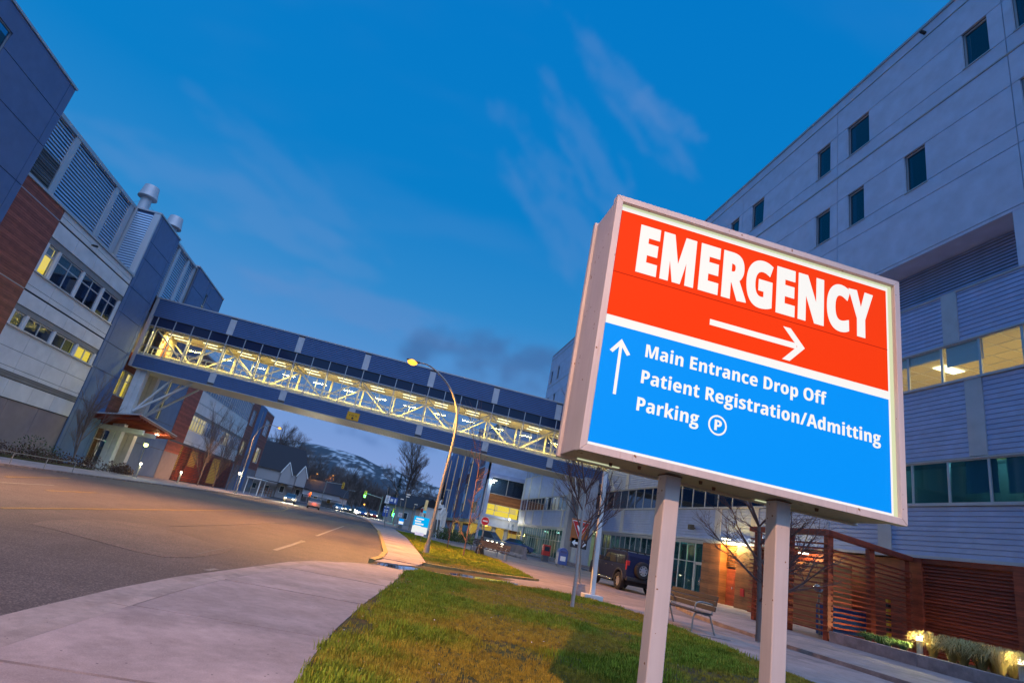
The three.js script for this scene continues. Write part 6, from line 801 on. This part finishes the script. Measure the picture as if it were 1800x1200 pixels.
// =====================================================================  HOUSES, SIGNALS AND SIGNS DOWN THE STREET
{
  const at = (px, py, d) => { const r = ray(px, py), k = d / Math.hypot(r.x, r.z); return EYE.clone().addScaledVector(r, k); };
  const house = (label, c, w, d, h, rh, turn, o = {}) => { const s = thing('house', label, 'house', [c.x, 0, c.z]); s.userData.base = null; s.rotation.y = turn; const add = (n, g, m, p = s) => part(p, n, g, m, null, false); add('wall', box(-w / 2, w / 2, 0, h, -d / 2, d / 2), o.wall || M.houseWall); const rf = ext([[-d / 2 - 0.4, h], [d / 2 + 0.4, h], [0, h + rh]], w + 0.6); rf.rotateY(Math.PI / 2); rf.translate(-w / 2 - 0.3, 0, 0); add('roof', metreUV(flat(rf)), M.roofShingle);
    for (const k of o.gables || []) { add('gable_wall', metreUV(flat(ext([[-1.2, 0], [1.2, 0], [1.2, h], [0, h + 2.1], [-1.2, h]], 0.6).translate(k, 0, d / 2 + 0.02))), M.houseWall); add('barge_board', [beam(V3(k - 1.5, h - 0.4, d / 2 + 0.8), V3(k, h + 2.4, d / 2 + 0.8), 0.1, 0.16), beam(V3(k + 1.5, h - 0.4, d / 2 + 0.8), V3(k, h + 2.4, d / 2 + 0.8), 0.1, 0.16)], M.whitePaint); const wn = add('window', rbox(k - 0.6, k + 0.6, 1.2, 2.8, d / 2 + 0.63, d / 2 + 0.72, 0.02, 1), M.whitePaint); add('pane', box(k - 0.48, k + 0.48, 1.32, 2.68, d / 2 + 0.725, d / 2 + 0.74), M.tintGlass, wn); }
    for (const k of o.windows || []) { const wn = add('window', rbox(k - 0.6, k + 0.6, 1.0, 2.3, d / 2 + 0.02, d / 2 + 0.1, 0.02, 1), M.whitePaint); add('pane', box(k - 0.5, k + 0.5, 1.1, 2.2, d / 2 + 0.102, d / 2 + 0.12), M.tintGlass, wn); } if (o.porch) add('porch_roof', beam(V3(-w / 2, h * 0.55, d / 2 + 1.6), V3(w / 2, h * 0.55, d / 2 + 1.6), 2.4, 0.15), M.roofShingle); return s; };
  const h1 = at(472, 868, 150); house('large dark roofed house with two white gables beyond the hospital wing', V3(h1.x - 3, 0, h1.z - 4), 16, 12, 6.0, 6.5, 0.55, { gables: [2.4, 6.4], windows: [-4, -1], porch: true });
  const h2_ = at(545, 885, 185); house('low house with a porch behind the garden trees', h2_, 14, 9, 3.6, 3.2, 0.3, { windows: [-4, 0, 4], porch: true }); const h3 = at(575, 890, 200); house('small pale house with white porch posts down the street', h3, 10, 8, 3.4, 2.6, 0.2, { windows: [-3, 2] });
  const h4 = at(723, 915, 120); house('small blue grey gabled house behind the lit blue sign', h4, 9, 7, 3.2, 2.6, -0.9, { windows: [-2, 2] });
  const wb = at(757, 915, 105); const s = thing('white_shed', 'plain white box building beside the street lamp pole', 'building', [wb.x, 0, wb.z]); part(s, 'wall', box(wb.x - 1.5, wb.x + 2.6, 0, 3.6, wb.z - 5, wb.z), M.white); part(s, 'roof', box(wb.x - 1.6, wb.x + 2.7, 3.6, 3.75, wb.z - 5.1, wb.z + 0.1), M.flashing); part(s, 'door', box(wb.x + 0.8, wb.x + 1.7, 0, 2.1, wb.z, wb.z + 0.05), M.joint);
  // bus shelter on the far footpath
  const b = onX(447, 858, -20.6), bs = thing('bus_shelter', 'white framed bus shelter on the far footpath', 'shelter', [b.x, 0, b.z]); for (const [x, z] of [[-1, -2.2], [-1, 2.2], [1, -2.2], [1, 2.2]]) part(bs, 'post', box(b.x + x - 0.06, b.x + x + 0.06, 0, 2.5, b.z + z - 0.06, b.z + z + 0.06), M.whitePaint); part(bs, 'roof', rbox(b.x - 1.2, b.x + 1.2, 2.5, 2.66, b.z - 2.5, b.z + 2.5, 0.05, 1), M.whitePaint); part(bs, 'glass_back', box(b.x - 1.0, b.x - 0.98, 0.3, 2.4, b.z - 2.1, b.z + 2.1), M.glass);
  const fr = onX(466, 866, -20.8), rl = thing('garden_railing', 'pale timber railing beyond the bus shelter', 'railing', [fr.x, 0, fr.z]); for (let i = 0; i < 5; i++) part(rl, 'post', box(fr.x - 0.05, fr.x + 0.05, 0, 1.5, fr.z - 6 + i * 3 - 0.05, fr.z - 6 + i * 3 + 0.05), M.woodWarm); for (const y of [0.6, 1.0, 1.4]) part(rl, 'rail', box(fr.x - 0.03, fr.x + 0.03, y, y + 0.12, fr.z - 6, fr.z + 6), M.woodWarm);
  // distant orange lamps
  for (const [px, py, d, lab] of [[556, 832, 185, 'distant orange street lamp over the gardens'], [584, 835, 215, 'farther orange street lamp left of the signal arm']]) { const e = at(px, py, d); streetLamp(lab, [V3(e.x - 1.6, 0, e.z), V3(e.x - 1.6, e.y * 0.7, e.z), V3(e.x - 1.3, e.y * 0.93, e.z), V3(e.x, e.y, e.z)], V3(1, 0, 0), true, 'distant lamps', [1, 0.45, 0.1], 150); }
  { const e = at(672, 872, 110), q = at(618, 862, 170), m = thing('street_lamp', 'thin unlit curved arm lamp near the oncoming cars', 'street lamp', [q.x, 0, q.z]); part(m, 'pole', tube([V3(q.x - 1.6, 0, q.z), V3(q.x - 1.5, q.y * 0.75, q.z), V3(q.x - 0.9, q.y * 0.98, q.z), V3(q.x + 0.3, q.y, q.z)], 0.1, 24, 6, 0.05), M.galv); part(m, 'lamp_housing', rbox(q.x + 0.2, q.x + 1.0, q.y - 0.1, q.y + 0.1, q.z - 0.15, q.z + 0.15, 0.05, 1), M.galv); }
  // traffic signals: mast arm with a green light, amber-backed head on the left, small red light
  const head = (s, p, col, k) => { const h = part(s, 'signal_head', rbox(p.x - 0.24, p.x + 0.24, p.y - 0.8, p.y + 0.55, p.z - 0.3, p.z, 0.04, 1), M.signYellow); ['lamp_red', 'lamp_amber', 'lamp_green'].forEach((n, i) => { const o = n === col, m = o ? M[n] : M.plasticBlack; part(h, o ? 'signal_lamp' : 'signal_lens', new THREE.SphereGeometry(0.14, 12, 8).translate(p.x, p.y + 0.32 - i * 0.42, p.z + 0.02), m); if (o) pointLight(p.x, p.y + 0.32 - i * 0.42, p.z + 0.45, k, 9, 5); }); };
  const sg = (label, px, py, d, arm, col, rgb, base) => { const p = at(px, py, d), e = at(...arm, d), f = at(...base, d), s = thing('traffic_signal', label, 'traffic light', [f.x, 0, f.z]); part(s, 'pole', cyl(V3(e.x, 0, e.z), V3(e.x, e.y + 0.4, e.z), 0.13, 0.1, 10), M.galv); part(s, 'mast_arm', cyl(e, V3(p.x, p.y + 0.2, p.z - 0.3), 0.09, 0.06, 8), M.galv); head(s, V3(p.x, p.y + 0.1, p.z), col, rgb); return s; };
  sg('green traffic signal on a long arm over the street', 642, 868, 120, [672, 876], 'lamp_green', [0.1, 1, 0.7], [668, 930]); const s2 = sg('yellow backed traffic signal hanging on the opposite arm', 603, 853, 140, [574, 847], 'lamp_none', [1, 1, 1], [570, 900]); sg('small red traffic signal by the far gardens', 545, 869, 170, [541, 869], 'lamp_red', [1, 0.1, 0.05], [541, 900]); sg('low green signal between the lamp posts', 692, 900, 105, [694, 896], 'lamp_green', [0.1, 1, 0.7], [694, 930]);
  for (const [px, py, d] of [[640, 887, 150], [592, 883, 190]]) { const p = at(px, py, d); postLamp('garden_lamp', 'small amber lamp low beside the street', V3(p.x, 0, p.z), Math.max(0.6, p.y), M.lamp_amber, [1, 0.5, 0.1], 12, 'small amber street side lamps'); }
  // lamp posts and signs on the right-hand corner
  const pole = (name, label, px, py, qx, qy, d, cat = 'lamp', r = 0.07) => { const b0 = at(px, py, d), t0 = at(qx, qy, d), q = thing(name, label, cat, [b0.x, 0, b0.z]); part(q, 'pole', cyl(V3(b0.x, 0, b0.z), V3(t0.x, t0.y, b0.z), r, r * 0.7, 8), M.galv); return [q, V3(t0.x, t0.y, b0.z)]; };
  { const [q, t] = pole('corner_lamp', 'twin headed lamp post beyond the corner signs', 707, 915, 715.5, 869, 85); part(q, 'lamp_housing', rbox(t.x - 0.1, t.x + 0.5, t.y - 0.06, t.y + 0.1, t.z - 0.2, t.z + 0.2, 0.03, 1), M.whitePaint); part(q, 'lamp_housing', rbox(t.x - 0.1, t.x + 0.4, t.y - 0.36, t.y - 0.22, t.z - 0.2, t.z + 0.2, 0.03, 1), M.whitePaint); }
  { const [q, t] = pole('corner_lamp', 'plain lamp post left of the twin headed one', 700, 915, 705, 877, 90); part(q, 'lamp_housing', rbox(t.x - 0.1, t.x + 0.4, t.y - 0.05, t.y + 0.08, t.z - 0.15, t.z + 0.15, 0.03, 1), M.whitePaint); } { const [q, t] = pole('corner_lamp', 'short lamp post before the small gabled house', 720, 923, 729, 886.5, 75); part(q, 'lamp_housing', rbox(t.x - 0.05, t.x + 0.35, t.y - 0.04, t.y + 0.08, t.z - 0.15, t.z + 0.15, 0.03, 1), M.whitePaint); }
  { const [q, t] = pole('corner_lamp', 'curved pole lamp behind the corner signs', 694, 912, 698, 868, 80); part(q, 'arm', tube([t, V3(t.x - 0.2, t.y + 0.35, t.z), V3(t.x - 0.9, t.y + 0.55, t.z)], 0.04, 12, 6), M.galv); }
  const corner = thing('corner_sign_post', 'tall sign post with white plate, blue street name board and banner', 'sign', [at(675, 928, 60).x, 0, at(675, 928, 60).z]); { const b0 = at(675, 928, 60), t0 = at(682, 857, 60), z = b0.z; part(corner, 'post', cyl(V3(b0.x, 0, z), V3(t0.x, t0.y, z), 0.05, 0.04, 8), M.galv); const p1 = at(681, 877.5, 60), p2 = at(691.5, 879.5, 60), p3 = at(677.5, 898, 60), p4 = at(677, 908, 60);
    part(corner, 'plate', rbox(p1.x - 0.22, p1.x + 0.22, p1.y - 0.38, p1.y + 0.38, z + 0.05, z + 0.07, 0.006, 1), M.whitePaint); platePrint(corner, V3(p1.x, p1.y, z + 0.075), 0.4, 0.7, canvasTex(64, 112, (x, w, h) => { x.fillStyle = '#e8e8e4'; x.fillRect(0, 0, w, h); x.fillStyle = '#c03028'; x.fillRect(24, 8, 18, 10); x.fillStyle = '#555'; for (let i = 0; i < 5; i++) x.fillRect(12, 30 + i * 15, 40 - (i % 2) * 8, 6); }), 'platePrint');
    part(corner, 'street_name_board', rbox(p2.x - 0.4, p2.x + 0.4, p2.y - 0.3, p2.y + 0.3, z + 0.02, z + 0.04, 0.006, 1), M.bluePaint); part(corner, 'board_mark', [box(p2.x - 0.3, p2.x - 0.05, p2.y - 0.12, p2.y + 0.14, z + 0.041, z + 0.046), box(p2.x + 0.1, p2.x + 0.26, p2.y - 0.2, p2.y + 0.18, z + 0.041, z + 0.046)], M.whitePaint); part(corner, 'banner', rbox(p3.x - 0.24, p3.x + 0.3, p3.y - 0.5, p3.y + 0.5, z - 0.02, z + 0.0, 0.006, 1), M.bluePaint); part(corner, 'banner_lettering', [box(p3.x - 0.16, p3.x + 0.22, p3.y + 0.05, p3.y + 0.16, z + 0.001, z + 0.004), box(p3.x - 0.16, p3.x + 0.2, p3.y - 0.12, p3.y - 0.02, z + 0.001, z + 0.004), box(p3.x - 0.2, p3.x + 0.26, p3.y + 0.36, p3.y + 0.46, z + 0.001, z + 0.004)], M.whitePaint); }
  { const [q, t] = pole('turn_sign', 'square white no turn sign on a post past the corner', 699, 918, 704, 901, 62, 'sign', 0.03); part(q, 'plate', rbox(t.x - 0.2, t.x + 0.2, t.y - 0.42, t.y, t.z + 0.04, t.z + 0.06, 0.006, 1), M.whitePaint); part(q, 'ring_symbol', new THREE.RingGeometry(0.1, 0.14, 20).translate(t.x, t.y - 0.2, t.z + 0.066), M.redPaint); part(q, 'arrow_symbol', box(t.x - 0.08, t.x + 0.08, t.y - 0.22, t.y - 0.18, t.z + 0.062, t.z + 0.066), M.black); }
  { const p = at(705, 916, 70), q = thing('lit_panel_sign', 'small blue lit panel sign low past the corner', 'sign', [p.x, 0, p.z]); part(q, 'sign_lamp_panel', rbox(p.x - 0.28, p.x + 0.28, 0.45, p.y + 0.3, p.z, p.z + 0.1, 0.02, 1), M.sign_blue); part(q, 'white_panel', box(p.x - 0.27, p.x + 0.27, 0.5, 0.8, p.z + 0.101, p.z + 0.11), M.sign_white); part(q, 'base', box(p.x - 0.25, p.x + 0.25, 0, 0.45, p.z, p.z + 0.1), M.galv); }
  // lit blue directory sign on the lawn
  { const f = onGround(735, 939), t = onZ(735, 907, f.z), h = t.y, s = thing('directory_sign', 'lit cyan and white directory sign standing on the far lawn', 'sign', [f.x, 0, f.z]), w = 0.75; part(s, 'sign_lamp_panel', rbox(f.x - w, f.x + w, 0.75, h, f.z - 0.1, f.z + 0.1, 0.02, 1), M.sign_cyan); part(s, 'white_lamp_panel', rbox(f.x - w + 0.005, f.x + w - 0.005, 0.1, 0.74, f.z - 0.095, f.z + 0.095, 0.02, 1), M.sign_white); const ls = [[0.22, 0.62], [0.0, 0.5], [0.16, 0.7], [0.02, 0.55], [0.2, 0.6]]; ls.forEach(([o, l], i) => part(s, 'text_line', box(f.x - w + 0.12 + o * 0.4, f.x - w + 0.12 + o * 0.4 + l * 1.2, h - 0.28 - i * 0.23, h - 0.15 - i * 0.23, f.z + 0.101, f.z + 0.106), M.sign_white)); part(s, 'foot', box(f.x - 0.6, f.x + 0.6, 0, 0.1, f.z - 0.15, f.z + 0.15), M.concrete); const l = new THREE.RectAreaLight(new THREE.Color().setRGB(0.7, 0.9, 1), 3, 1.5, h); l.position.set(f.x, h / 2, f.z + 0.2); l.lookAt(f.x, h / 2, f.z + 5); scene.add(l); }
  { const [q, t] = pole('crossing_sign', 'red topped white sign above the lit directory sign', 738, 925, 742.5, 893, 66, 'sign', 0.04); part(q, 'plate', rbox(t.x - 0.16, t.x + 0.16, t.y - 0.9, t.y, t.z + 0.04, t.z + 0.07, 0.02, 1), M.whitePaint); part(q, 'red_symbol', rbox(t.x - 0.13, t.x + 0.13, t.y - 0.45, t.y - 0.05, t.z + 0.071, t.z + 0.08, 0.004, 1), M.redPaint); }
  { const [q, t] = pole('pylon', 'slim cream topped pylon behind the directory sign', 745, 920, 751, 879, 72, 'sign', 0.1); part(q, 'cream_panel', rbox(t.x - 0.18, t.x + 0.18, t.y - 1.25, t.y, t.z - 0.1, t.z + 0.12, 0.03, 1), M.steelCream); part(q, 'blue_band', box(t.x - 0.19, t.x + 0.19, t.y - 1.5, t.y - 1.26, t.z - 0.1, t.z + 0.12), M.sign_cyan); }
  { const p = at(775, 893, 58), f = at(770, 938, 58), q = thing('metal_sculpture', 'cluster of bent white metal plates on thin posts past the lamp pole', 'sculpture', [f.x, 0, p.z]); for (let i = 0; i < 12; i++) { const g = rbox(-0.34, 0.34, -0.09, 0.09, -0.01, 0.01, 0.004, 1); g.rotateZ(rr(-1.4, 1.4)); g.rotateY(rr(-0.8, 0.8)); g.translate(p.x + rr(-0.35, 0.35), p.y + rr(-0.6, 0.6), p.z + rr(-0.2, 0.2)); part(q, 'plate', g, M.whitePaint); } for (const k of [-0.15, 0.15]) part(q, 'post', cyl(V3(f.x + k, 0, p.z), V3(p.x + k, p.y - 0.3, p.z), 0.04, 0.04, 6), M.whitePaint); }
  { const f = onGround(734, 950), q = thing('low_sign', 'small tilted pale plate on two stakes at the lawn edge', 'sign', [f.x, 0, f.z]); const g = rbox(-0.3, 0.3, -0.16, 0.16, -0.01, 0.01, 0.005, 1); g.rotateX(-1.0); g.translate(f.x, 0.42, f.z); part(q, 'plate', g, M.whitePaint); for (const k of [-0.18, 0.18]) part(q, 'stake', cyl(V3(f.x + k, 0, f.z), V3(f.x + k, 0.42, f.z), 0.02, 0.02, 6), M.galv); }
}
strip();
scene.traverse((o) => { if (o.isMesh) { o.castShadow = true; o.receiveShadow = true; } });
renderer.render(scene, camera);
